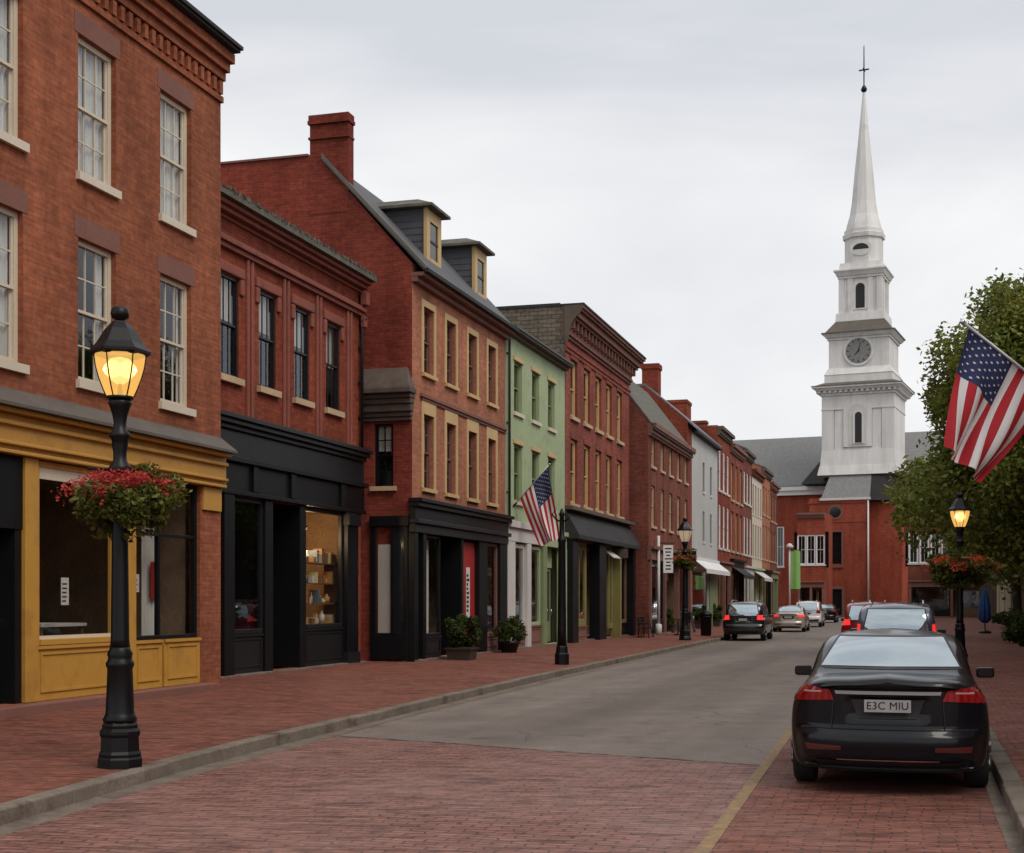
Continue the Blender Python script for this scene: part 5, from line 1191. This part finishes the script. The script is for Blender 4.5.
# ------------------------------------------------------------------ trees and shrubs
def tree(label, loc, H, R_, z0, nleaf, ls, seed, blobs=46, name='street_tree', mt='leaf', trunk_r=.2, cone=False):
    rn = random.Random(seed); t = thing(name, label, 'tree', loc, 0, 'leafy trees on the right side')
    q = MB(); cz_ = (H + z0)/2; hz = (H - z0)/2
    q.tube([(0,0,-.1), (.05,0,1.0), (.0,.05,z0), (.1,-.05,cz_), (.0,.0,H*.85)], [trunk_r*1.5, trunk_r, trunk_r*.85, trunk_r*.5, .03], 10)
    cl = []
    for i in range(blobs):
        while True:
            p = Vector((rn.uniform(-1,1), rn.uniform(-1,1), rn.uniform(-1,1)))
            if .25 < p.length < 1: break
        zf = (p.z+1)/2; wd = R_*(1.12 - .56*zf) if cone else R_*(.72 + .5*sin(pi*min(1, zf*1.02)**.8))*.85
        c = Vector((p.x*wd, p.y*wd, cz_ + p.z*hz*.92)); cl.append((c, rn.uniform(.15, .30)*R_))
        if i % 3 == 0:
            s_ = Vector((.02, 0, max(z0*.8, c.z - hz*.7))); m_ = s_.lerp(c, .5) + Vector((rn.gauss(0,.2), rn.gauss(0,.2), .25)); q.tube([s_, m_, c], [trunk_r*.4, trunk_r*.22, .015], 6)
    q.build('trunk', 'bark', t)
    q = MB()
    for i in range(nleaf):
        c, r = cl[int(rn.random()**.9*len(cl))]
        d = Vector((rn.gauss(0,1), rn.gauss(0,1), rn.gauss(0,.8))).normalized()*r*(rn.random()**.45)*rn.choice((1,1,1,1.25))
        leaf(q, c + d, ls*rn.uniform(.55, 1.35), rn)
    q.build('crown', mt, t); return t
tree('tall dense street tree behind the right lamp, its crown above the large flag', (16.5, 43.5, .1), 12.0, 4.4, 2.6, 100000, .095, 3, blobs=120, cone=True)
tree('lower street tree standing farther along the right pavement', (21.6, 60, .1), 9.4, 5.1, 3.7, 38000, .14, 5, blobs=70)
tree('distant street tree on the right, nearest to the church', (30.3, 84, .1), 8.5, 3.6, 2.6, 14000, .18, 8, blobs=40)
def shrub(q, cx, cy, z0, z1, r, n, ls, rn):
    g_ = lambda: max(-.75*r, min(.75*r, rn.gauss(0, r*.42)))
    cl = [(Vector((cx + g_(), cy + g_(), rn.uniform(z0 + r*.3, z1 - r*.25))), r*rn.uniform(.25, .45)) for _ in range(22)]
    for _ in range(n):
        c, k_ = rn.choice(cl); d = Vector((rn.gauss(0,1), rn.gauss(0,1), rn.gauss(0,1))).normalized()*k_*rn.random()**.4
        P = c + d
        if P.z < z0: continue
        leaf(q, P, ls*rn.uniform(.6, 1.4), rn)
def planter(loc, rz, w, ph, h, label, seed, m='wood', round_=False):
    t = thing('potted_shrub', label, 'shrub', loc, rz, 'potted shrubs'); rn = random.Random(seed)
    q = MB()
    if round_: q.lathe([(w*.7, 0), (w*.95, ph*.8), (w*1.05, ph*.82), (w*1.05, ph), (w*.9, ph), (w*.88, ph-.05)], 18)
    else:
        q.hexa([(-w*.85,-w*.85,0),(w*.85,-w*.85,0),(w*.85,w*.85,0),(-w*.85,w*.85,0),(-w,-w,ph),(w,-w,ph),(w,w,ph),(-w,w,ph)]); q.box(-w*1.07, w*1.07, -w*1.07, w*1.07, ph*.86, ph-.02)
    q.build('pot', m, t); q = MB(); shrub(q, 0, 0, ph*.45, h, w*1.45, 4200, .045, rn); q.build('foliage', 'leaf_c', t)
    q = MB(); q.tube([(0,0,ph-.1), (.02,0,ph+.3), (0,.02,h*.8)], [.03,.02,.01], 6); q.build('stem', 'bark', t); return t
p = world(b3, F3.u(436), -.75, .19); planter(p, F3.rz, .36, .34, 1.22, 'broad leafy shrub in a dark wooden tub left of the black doorway', 1, 'darkwood')
p = world(b3, F3.u(492), -.55, .19); planter(p, F3.rz, .34, .36, 1.12, 'dark round shrub in a black pot right of the red panel', 2, 'plastic', True)
for i, (px, Y, r, h, lab) in enumerate([(1016, 54, .8, 1.3, 'low leafy bush at the edge of the right pavement'), (1030, 50, .7, 1.2, 'nearer leafy bush at the right picture edge')]):
    t = thing('bush', lab, 'bush', ((px-512)/FPX*Y, Y, .17), 0, 'bushes on the right pavement'); q = MB(); rn = random.Random(20+i); shrub(q, 0, 0, 0, h, r, 3200, .07, rn); q.build('foliage', 'leaf_c', t)
    q = MB(); q.tube([(0,0,-.05), (.03,0,h*.6)], [.04,.015], 6); q.build('stem', 'bark', t)

# ------------------------------------------------------------------ cars
def cat_rom(P, sub):
    o = []; n = len(P)
    for i in range(n-1):
        p0, p1, p2, p3 = P[max(i-1,0)], P[i], P[i+1], P[min(i+2,n-1)]
        for k_ in range(sub):
            t = k_/sub
            o.append(tuple(.5*((2*b) + (-a+c)*t + (2*a-5*b+4*c-d)*t*t + (-a+3*b-3*c+d)*t**3) for a, b, c, d in zip(p0, p1, p2, p3)))
    o.append(tuple(P[-1])); return o
def sst(x, a, b): t = min(1, max(0, (x-a)/(b-a))); return t*t*(3-2*t)
def section(zt, belt, zb, w, cabin):
    g = zt - belt; f = min(1, max(0, (g-.14)/.32))
    L = lambda a, b: a + (b-a)*f
    pts = [(0, zb), (.6*w, zb), (.88*w, zb+.015), (.965*w, zb+.11), (1.0*w, zb + .5*(belt-zb)), (.985*w, belt-.14), (.94*w, belt-.03),
           (L(.83, .885)*w, belt + g*L(.50, .10)), (L(.64, cabin[0])*w, belt + g*L(.85, .76)), (L(.36, cabin[1])*w, zt - .01*(1-f) - .042*f), (L(.2, .30)*w, zt - .004*f), (0, zt+.014)]
    return cat_rom(pts, 5)
def make_car(label, pm, st, relief, loc, spec, rz=-SR, name='parked_car', roofm=None):
    t = thing(name, label, 'car', loc, rz)
    cab = spec.get('cabin', (.76, .60))
    S_ = cat_rom(st, 5); w0 = st[0][4]
    rows = []
    for (y, zt, belt, zb, w) in S_:
        r = section(zt, belt, zb, w, cab)
        full = [(-x, z) for x, z in r] + [(x, z) for x, z in r[::-1][1:]]
        k_ = max(0, 1 - y/1.1)**2*spec.get('curve', .26); kf = max(0, (y - (st[-1][0]-.9))/.9)**2*.4
        rows.append([Vector((x, y + k_*abs(x/.92)**3 - kf*abs(x/.92)**3, z)) for x, z in full])
    q = MB(); m = len(rows[0])
    for row in rows: q.v += row
    for i in range(len(rows)-1):
        for j in range(m):
            k_ = (j+1) % m
            if j == m-1: continue
            q.f.append([i*m+j, i*m+k_, (i+1)*m+k_, (i+1)*m+j][::-1]); q.mi.append(0); q.sm.append(True)
    for end in (0, -1):
        y, zt, belt, zb, w = S_[end]; r = section(zt, belt, zb, w, cab); NC = 44; b = len(q.v)
        for x, z in r:
            for j in range(NC+1):
                xx = x*(2*j/NC - 1)
                if end == 0: yy = y + spec.get('curve', .26)*abs(xx/.92)**3 - relief(xx, z)*sst(1 - abs(xx)/max(.05, x), -.0, .10 if x > .3 else .0001)
                else: yy = y - .4*abs(xx/.92)**3
                q.v.append(Vector((xx, yy, z)))
        for i in range(len(r)-1):
            for j in range(NC):
                k_ = b + i*(NC+1) + j; ff = [k_, k_+1, k_+NC+2, k_+NC+1]; q.f.append(ff if end == 0 else ff[::-1]); q.mi.append(0); q.sm.append(True)
    bvh = BVHTree.FromPolygons(q.v, q.f)
    body = q.build('body', pm, t)
    def patch(nm, mt, parent, quad, side='rear', off=.006, nu=16, nv=8, smooth=True):
        p = MB(); g = []
        (a0,b0), (a1,b1), (a2,b2), (a3,b3) = quad
        for i in range(nv+1):
            row = []
            for j in range(nu+1):
                u, v = j/nu, i/nv
                a = (a0*(1-u)+a1*u)*(1-v) + (a3*(1-u)+a2*u)*v; bb = (b0*(1-u)+b1*u)*(1-v) + (b3*(1-u)+b2*u)*v
                o, d = {'rear': ((a,-3,bb),(0,1,0)), 'front': ((a,9,bb),(0,-1,0)), 'left': ((-3,a,bb),(1,0,0)), 'right': ((3,a,bb),(-1,0,0)), 'top': ((a,bb,4),(0,0,-1))}[side]
                h = bvh.ray_cast(Vector(o), Vector(d))
                if h[0] is None: row.append(None); continue
                n_ = h[1] if h[1].dot(Vector(d)) < 0 else -h[1]
                row.append(h[0] + n_*off)
            g.append(row)
        for i in range(nv):
            for j in range(nu):
                c = [g[i][j], g[i][j+1], g[i+1][j+1], g[i+1][j]]
                if None in c: continue
                p.poly(c, smooth=smooth)
        if not p.f: return None
        me = p.mesh(nm, mt); bm = bmesh.new(); bm.from_mesh(me); bmesh.ops.remove_doubles(bm, verts=bm.verts, dist=1e-5); bmesh.ops.recalc_face_normals(bm, faces=bm.faces); bm.to_mesh(me); bm.free()
        for f in me.polygons: f.use_smooth = smooth
        return obj(nm, me, parent)
    # wheels
    R_ = spec.get('tyre', .33)
    for yy in spec['axles']:
        for sx in (-1, 1):
            arch_ = []
            pa = MB(); n = 22; pts = []
            for i in range(n+1):
                a = -.12 + (pi+.24)*i/n; o = Vector((sx*3, yy + (R_+.05)*cos(a), R_ + (R_+.05)*sin(a)))
                h = bvh.ray_cast(o, Vector((-sx, 0, 0))); 
                if h[0]: pts.append(h[0] + Vector((sx*.006, 0, 0)))
            if len(pts) > 3:
                c = Vector((sx*.915, yy, R_*.9))
                for i in range(len(pts)-1): pa.poly([c, pts[i], pts[i+1]])
                pa.build('wheel_arch', 'plastic', t)
            wq = MB(); L = [(R_*.62, -.10), (R_*.9, -.11), (R_*.98, -.09), (R_, -.05), (R_, .05), (R_*.98, .09), (R_*.9, .11), (R_*.62, .10)]
            wq.lathe(L, 28)
            wq.v = [Vector((p.z, p.x, p.y)) for p in wq.v]
            tw_ = wq.build('wheel', 'tyre', t, (sx*(.815), yy, R_))
            rq = MB(); rq.lathe([(R_*.62, -.02), (R_*.6, .03), (R_*.2, .05), (.03, .07)], 20)
            for i in range(5): a = 2*pi*i/5; rq.tube([(R_*.12*cos(a), R_*.12*sin(a), .07), (R_*.58*cos(a), R_*.58*sin(a), .06)], .03, 6)
            rq.v = [Vector((sx*(p.z+.05), p.x, p.y)) for p in rq.v]; rq.build('rim', 'alloy', tw_)
    G = 'carglass'
    rw_ = spec['rear_window']
    patch('window_seal', 'plastic', t, [(x*1.045, z + (.02 if i > 1 else -.02)) for i, (x, z) in enumerate(rw_)], 'rear', .004, 20, 10)
    patch('rear_window', G, t, rw_, 'rear', .009, 20, 10)
    for sd in ('left', 'right'):
        for qd in spec['side_windows']: patch('side_window', G, t, qd, sd, .008, 14, 8)
    patch('windscreen', G, t, spec['windscreen'], 'front', .008, 16, 8)
    for sx in (-1, 1):
        lq = [(sx*x, z) for x, z in spec['light']]
        lq = lq if sx < 0 else [lq[1], lq[0], lq[3], lq[2]]
        patch('tail_light', spec.get('lens', 'lens'), t, lq, 'rear', .012, 14, 6)
    for qd in spec.get('reverse', []):
        for sx in (-1, 1): patch('lens_glint', 'reverse', t, [(sx*x, z) for x, z in qd], 'rear', .0135, 8, 2)  # painted white highlight across each tail light
    for qd in spec.get('reflectors', []):
        for sx in (-1, 1): patch('reflector', 'reflector', t, [(sx*x, z) for x, z in qd], 'rear', .007, 10, 3)
    for nm, mt, qd in spec.get('trim', []): patch(nm, mt, t, qd, 'rear', .008, 24, 4)
    for nm, mt, sd, qd in spec.get('side_trim', []): patch(nm, mt, t, qd, sd, .004, 24, 3)
    px, pz, pw, ph_, py = spec['plate']
    pl_ = bx('number_plate', 'plate', t, px-pw/2, px+pw/2, py-.02, py, pz-ph_/2, pz+ph_/2)
    if spec.get('text'):
        cu = bpy.data.curves.new('lettering', 'FONT'); cu.body = spec['text']; cu.size = ph_*.86; cu.align_x = 'CENTER'; cu.align_y = 'CENTER'; cu.extrude = .001; cu.space_character = 1.05
        to = bpy.data.objects.new('lettering', cu); C.objects.link(to); dg = bpy.context.evaluated_depsgraph_get()
        me = bpy.data.meshes.new_from_object(to.evaluated_get(dg)); bpy.data.objects.remove(to); me.materials.clear(); me.materials.append(mat['charcoal'])
        o = obj('lettering', me, pl_, (px, py-.022, pz)); o.rotation_euler = (pi/2, 0, 0)
    my, mz = spec['mirror']
    for sx in (-1, 1):
        q = MB(); q.hexa([(sx*.93-.10,my,mz-.06),(sx*.93+.10,my+.0,mz-.06),(sx*.93+.09,my+.14,mz-.05),(sx*.93-.08,my+.14,mz-.05),(sx*.93-.10,my,mz+.06),(sx*.93+.10,my,mz+.065),(sx*.93+.08,my+.12,mz+.055),(sx*.93-.08,my+.12,mz+.05)])
        mo = q.build('mirror', pm, t, bevel=.03); mo.location.x = sx*.05
        q = MB(); q.box(sx*.93-.075+sx*.05, sx*.93+.075+sx*.05, my-.006, my-.002, mz-.04, mz+.045); q.build('mirror_glass', 'darkglass', mo).location.x = -sx*.05
    if spec.get('rails'):
        for sx in (-1, 1): q = MB(); z = spec['rails']; q.tube([(sx*.56,.5,z-.02),(sx*.56,.65,z+.05),(sx*.56,2.4,z+.05),(sx*.56,2.6,z-.03)], .018, 6); q.build('roof_rail', 'chrome', t)
    return t, patch
def rel_sedan(x, z):
    v = .060*sst(z, .26, .34)*(1 - sst(z, .575, .605)) + .018*sst(z, .42, .45)*(1 - sst(z, .56, .60))
    v += .055*sst(z, .985, 1.03) - .07*(1 - sst(z, .23, .33))
    v -= .045*(1 - sst(abs(x), .31, .36))*sst(z, .70, .73)*(1 - sst(z, .90, .93))
    v -= .02*sst(z, .30, .31)*(1 - sst(z, .33, .35))
    return v
SED = [(0.00,1.045,.91,.25,.86),(0.05,1.085,.925,.23,.90),(0.22,1.108,.94,.22,.915),(0.60,1.12,.95,.21,.925),(0.85,1.17,.95,.2,.925),(1.25,1.335,.95,.2,.925),(1.65,1.445,.95,.2,.925),
       (2.2,1.50,.94,.2,.925),(2.7,1.48,.93,.2,.92),(3.2,1.30,.92,.2,.915),(3.6,1.08,.90,.2,.91),(4.1,1.0,.87,.2,.90),(4.5,.90,.80,.22,.88),(4.75,.74,.66,.26,.78)]
SEDSPEC = dict(curve=.36, reverse=[[(.77,.952),(.60,.957),(.60,.972),(.76,.969)]], axles=(.98, 3.72), rear_window=[(-.66,1.165),(.66,1.165),(.52,1.435),(-.52,1.435)],  # the reverse patches are highlights painted onto the tail lights
    side_windows=[[(1.25,.985),(2.0,.985),(2.0,1.37),(1.65,1.34)], [(2.06,.985),(3.05,.97),(2.72,1.33),(2.06,1.37)]], windscreen=[(-.62,1.12),(.62,1.12),(.52,1.42),(-.52,1.42)],
    light=[(.875,.865),(.485,.89),(.53,.995),(.865,1.015)], reflectors=[[(.74,.415),(.42,.425),(.42,.465),(.76,.475)]],
    trim=[('chrome_strip', 'paint_silver', [(-.47,.945),(.47,.945),(.48,.978),(-.48,.978)]), ('boot_gap', 'plastic', [(-.515,.63),(-.507,.63),(-.487,.885),(-.495,.885)]), ('boot_gap', 'plastic', [(.507,.63),(.515,.63),(.495,.885),(.487,.885)]), ('brake_light', 'reflector', [(-.16,1.395),(.16,1.395),(.16,1.41),(-.16,1.41)]), ('boot_seam', 'plastic', [(-.80,.612),(.80,.612),(.80,.622),(-.80,.622)]), ('diffuser', 'plastic', [(-.62,.235),(.62,.235),(.66,.33),(-.66,.33)]), ('lower_strip', 'chrome', [(-.46,.335),(.46,.335),(.46,.347),(-.46,.347)]),  # boot edge strip has its bright highlight painted in as silver
          ('plate_recess', 'slate_dark', [(-.26,.715),(.26,.715),(.34,.905),(-.34,.905)])],
    plate=(0, .84, .42, .115, .006), text='E3C MIU', mirror=(2.72, 1.03))
sp = at(887.5, 600, 13.0)
make_car('glossy dark sedan with number plate, parked nearest the camera at the right kerb', 'paint_dark', SED, rel_sedan, (sp.x, 13.0, .004), SEDSPEC)
def rel_suv(x, z):
    return .07*sst(z, .36, .44)*(1 - sst(z, .68, .74)) - .05*(1 - sst(z, .3, .4)) - .03*(1 - sst(abs(x), .3, .34))*sst(z, .86, .88)*(1 - sst(z, 1.02, 1.05))
SUV = [(0.00,1.16,.98,.36,.88),(0.05,1.32,1.0,.32,.915),(.18,1.56,1.02,.29,.935),(.38,1.70,1.02,.28,.94),(.8,1.745,1.02,.27,.945),(1.6,1.765,1.02,.27,.945),(2.4,1.73,1.01,.27,.945),(2.9,1.5,1.0,.27,.94),(3.35,1.17,.99,.27,.93),(3.9,1.09,.96,.27,.92),(4.35,.98,.88,.29,.90),(4.6,.8,.72,.33,.80)]
SUVSPEC = dict(axles=(.86, 3.55), tyre=.36, cabin=(.82, .68), curve=.16, rear_window=[(-.68,1.13),(.68,1.13),(.58,1.62),(-.58,1.62)],
    side_windows=[[(.42,1.09),(1.2,1.07),(1.2,1.58),(.62,1.56)], [(1.26,1.07),(2.05,1.06),(2.05,1.58),(1.26,1.58)], [(2.1,1.06),(2.95,1.05),(2.6,1.52),(2.1,1.58)]], windscreen=[(-.66,1.22),(.66,1.22),(.56,1.66),(-.56,1.66)],
    light=[(.90,.93),(.60,.95),(.62,1.13),(.88,1.17)], reflectors=[[(.78,.5),(.5,.5),(.5,.54),(.78,.54)]], trim=[('bumper_cover', 'plastic', [(-.8,.40),(.8,.40),(.8,.52),(-.8,.52)])],
    plate=(0, .95, .36, .12, -.03), mirror=(2.75, 1.1), rails=1.76)
def put(px, Y): return ((px-512)/FPX*Y, Y, .004)
TALL = [(y, zt + (.04 if zt > 1.5 else 0), b, zb, w) for y, zt, b, zb, w in SUV]
tl = dict(SUVSPEC, light=[(.925,1.02),(.75,1.02),(.74,1.30),(.885,1.32)], lens='lens_lit')
make_car('blue grey sport utility car with silver roof rails ahead of the dark sedan', 'paint_blue', SUV, rel_suv, put(896, 30), tl)
make_car('red estate car in the right lane, mostly hidden by the blue grey car', 'paint_red', SUV, rel_suv, put(868, 49), dict(SUVSPEC, lens='lens_lit'))
make_car('black sport utility car with lit tail lights at the left kerb', 'paint_black', SUV, rel_suv, put(743, 62.3), dict(SUVSPEC, lens='lens_lit'))
make_car('beige and silver sedan parked beyond the black car at the left kerb', 'paint_beige', SED, rel_sedan, put(788, 79.5), dict(SEDSPEC, lens='lens_lit', text=None))
make_car('white sport utility car parked beyond the beige sedan', 'paint_white', SUV, rel_suv, put(807, 94), SUVSPEC)
make_car('dark small sedan farthest along the left kerb', 'paint_dark', SED, rel_sedan, put(824, 112), dict(SEDSPEC, text=None))
make_car('silver sedan farthest along the right kerb', 'paint_silver', SED, rel_sedan, put(876, 72), dict(SEDSPEC, text=None))

# ------------------------------------------------------------------ small street things
t = thing('sign_post', 'white post with a white hanging sign in front of the brown brick house', 'sign post', put(658.5, 66)[:2] + (.16,))
q = MB(); q.tube([(0,0,0), (0,0,4.7)], .07, 10); q.lathe([(.16, 0), (.16, .5), (.09, .55)], 10); q.build('pole', 'white_stone', t)
q = MB(); q.tube([(0,0,4.35), (.75,-.05,4.35)], .025, 6); q.build('arm', 'iron', t)
sg = bx('sign_panel', 'white', t, .22, .68, -.08, -.04, 2.95, 4.25)
q = MB(); rn = random.Random(9)
for i in range(7): w = rn.uniform(.18, .34); q.box(.45-w/2, .45+w/2, -.084, -.081, 3.1+i*.16, 3.16+i*.16)
q.build('lettering', 'charcoal', sg)
t = thing('banner_post', 'green banner on a slim pale post near the church', 'banner', put(789.5, 104)[:2] + (.13,))
q = MB(); q.tube([(0,0,0), (0,0,5.7)], .07, 8); q.lathe([(.25, 5.55), (.3, 5.7), (.1, 5.9)], 10); q.build('pole', 'white_stone', t)
q = MB()
for i in range(12):
    a, b = .12 + .7*i/12, .12 + .7*(i+1)/12; g = lambda x: .05*sin(x*9)
    q.poly([(a, g(a), 2.5), (b, g(b), 2.5), (b, g(b), 5.4), (a, g(a), 5.4)], smooth=True)
q.build('cloth', M('banner_green', (.22, .42, .12), .8, .15), t); q = MB(); q.tube([(0,0,5.42), (.85,0,5.42)], .03, 6); q.tube([(0,0,2.48), (.85,0,2.48)], .03, 6); q.build('arm', 'iron', t)
t = thing('closed_umbrella', 'closed blue patio umbrella standing on the far right pavement', 'umbrella', put(985, 70)[:2] + (.18,))
q = MB(); n = 40; pr = [(.12,.5),(.27,.7),(.25,1.2),(.17,1.7),(.07,2.15),(.02,2.25)]; b = 0
q.lathe(pr, n)
for i, v in enumerate(q.v):
    a = atan2(v.y, v.x); f = 1 + .25*sin(a*8); v.x *= f; v.y *= f
q.build('canopy', M('blue_canvas', (.02, .075, .26), .8, .15), t); q = MB(); q.tube([(0,0,0),(0,0,2.4)], .03, 8); q.lathe([(.3,0),(.3,.08),(.08,.14)], 14); q.build('pole', 'iron', t)
def bench(loc, rz, label):
    t = thing('bench', label, 'bench', loc, rz)
    q = MB()
    for i in range(4): q.box(-.75, .75, -.22+i*.115, -.13+i*.115, .42, .46)
    q.build('seat', 'black_paint', t)
    q = MB()
    for i in range(3): q.box(-.75, .75, .24+i*.02, .27+i*.02, .56+i*.13, .65+i*.13)
    q.build('backrest', 'black_paint', t)
    for sx in (-1, 1):
        q = MB(); q.tube([(sx*.65,-.2,0),(sx*.65,-.2,.6),(sx*.65,.1,.62),(sx*.65,.26,.6)], .025, 6); q.tube([(sx*.65,.26,0),(sx*.65,.24,.45),(sx*.65,.3,.95)], .025, 6); q.build('leg', 'iron', t)
bench(world(b5, F5.u(618), -1.3, .17), F5.rz, 'black slatted bench in front of the rose brick shop')
def bin_(loc, label):
    t = thing('litter_bin', label, 'litter bin', loc)
    q = MB(); q.lathe([(.22,0),(.25,.05),(.27,.85),(.29,.87),(.29,.93)], 18); q.build('body', 'iron', t)
    q = MB(); q.lathe([(.30,.935),(.27,1.05),(.15,1.16),(.03,1.2)], 18); q.build('lid', 'iron', t)
bin_(put(706, 66)[:2] + (.15,), 'black round litter bin by the kerb before the black car')


# ------------------------------------------------------------------ far shopfront clutter
def hang_sign(F, off_root, px, z, col, label, w=.9, h=.7):
    uu = F.u(px); t = thing('hanging_sign', label, 'sign', world(off_root, uu, -.05, z), F.rz)
    q = MB(); q.tube([(0, .05, 0), (0, -w-.15, 0)], .025, 6); q.build('arm', 'iron', t)
    bx('sign_panel', col, t, -.03, .03, -w-.1, -.1, -h-.05, -.05); return t
hang_sign(F5, b5, 612, 4.1, 'old_stone', 'small brown hanging sign above the rose brick shop doorway', .55, .4)
hang_sign(F6, b6, 676, 4.4, 'charcoal', 'dark hanging sign on the brown brick house')
for i, (px, Y, h, lab) in enumerate([(668, 70.5, 1.2, 'small potted shrub by the brown brick house'), (697, 80, 1.3, 'potted shrub under the white awning'), (715, 87, 1.4, 'potted shrub between the white awning and the red brick house')]):
    planter(put(px, Y)[:2] + (.19,), F3.rz, .36, .45, h, lab, 40+i, 'darkwood')
for i, (px, Y, lab) in enumerate([(690, 72, 'black folding board sign on the pavement by the brown brick house'), (647, 63, 'black folding board sign beside the slatted bench')]):
    t = thing('board_sign', lab, 'board sign', put(px, Y)[:2] + (.18,), F3.rz + .2*i)
    for sg_ in (-1, 1):
        q = MB(); q.hexa([(-.3, sg_*.25-.02, 0), (.3, sg_*.25-.02, 0), (.3, sg_*.25+.02, 0), (-.3, sg_*.25+.02, 0), (-.3, sg_*.03-.02, 1.05), (.3, sg_*.03-.02, 1.05), (.3, sg_*.03+.02, 1.05), (-.3, sg_*.03+.02, 1.05)]); q.build('board', 'charcoal' if sg_ < 0 else 'darkwood', t)
def cafe_set(x, y, rz, label, lab2):
    t = thing('cafe_table', label, 'table', (x, y, .18), rz)
    q = MB(); q.lathe([(.36, .71), (.37, .72), (.37, .74)], 20); q.build('tabletop', 'black_paint', t)
    q = MB(); q.lathe([(.22, 0), (.22, .03), (.04, .06), (.03, .71)], 14); q.build('pedestal', 'iron', t)
    c = thing('cafe_chair', lab2, 'chair', (x + .75*cos(rz), y + .75*sin(rz), .18), rz)
    bx('seat', 'black_paint', c, -.2, .2, -.2, .2, .43, .46); bx('backrest', 'black_paint', c, .17, .2, -.2, .2, .55, .88)
    for sx in (-1, 1):
        for sy in (-1, 1): q = MB(); q.tube([(sx*.17, sy*.17, 0), (sx*.18, sy*.18, .88 if sx > 0 else .43)], .014, 5); q.build('leg', 'iron', c)
p = world(b6, F6.u(655), -1.1, 0); cafe_set(p.x, p.y, 1.0, 'black round cafe table in front of the brown brick house', 'black cafe chair at the round table by the brown brick house')
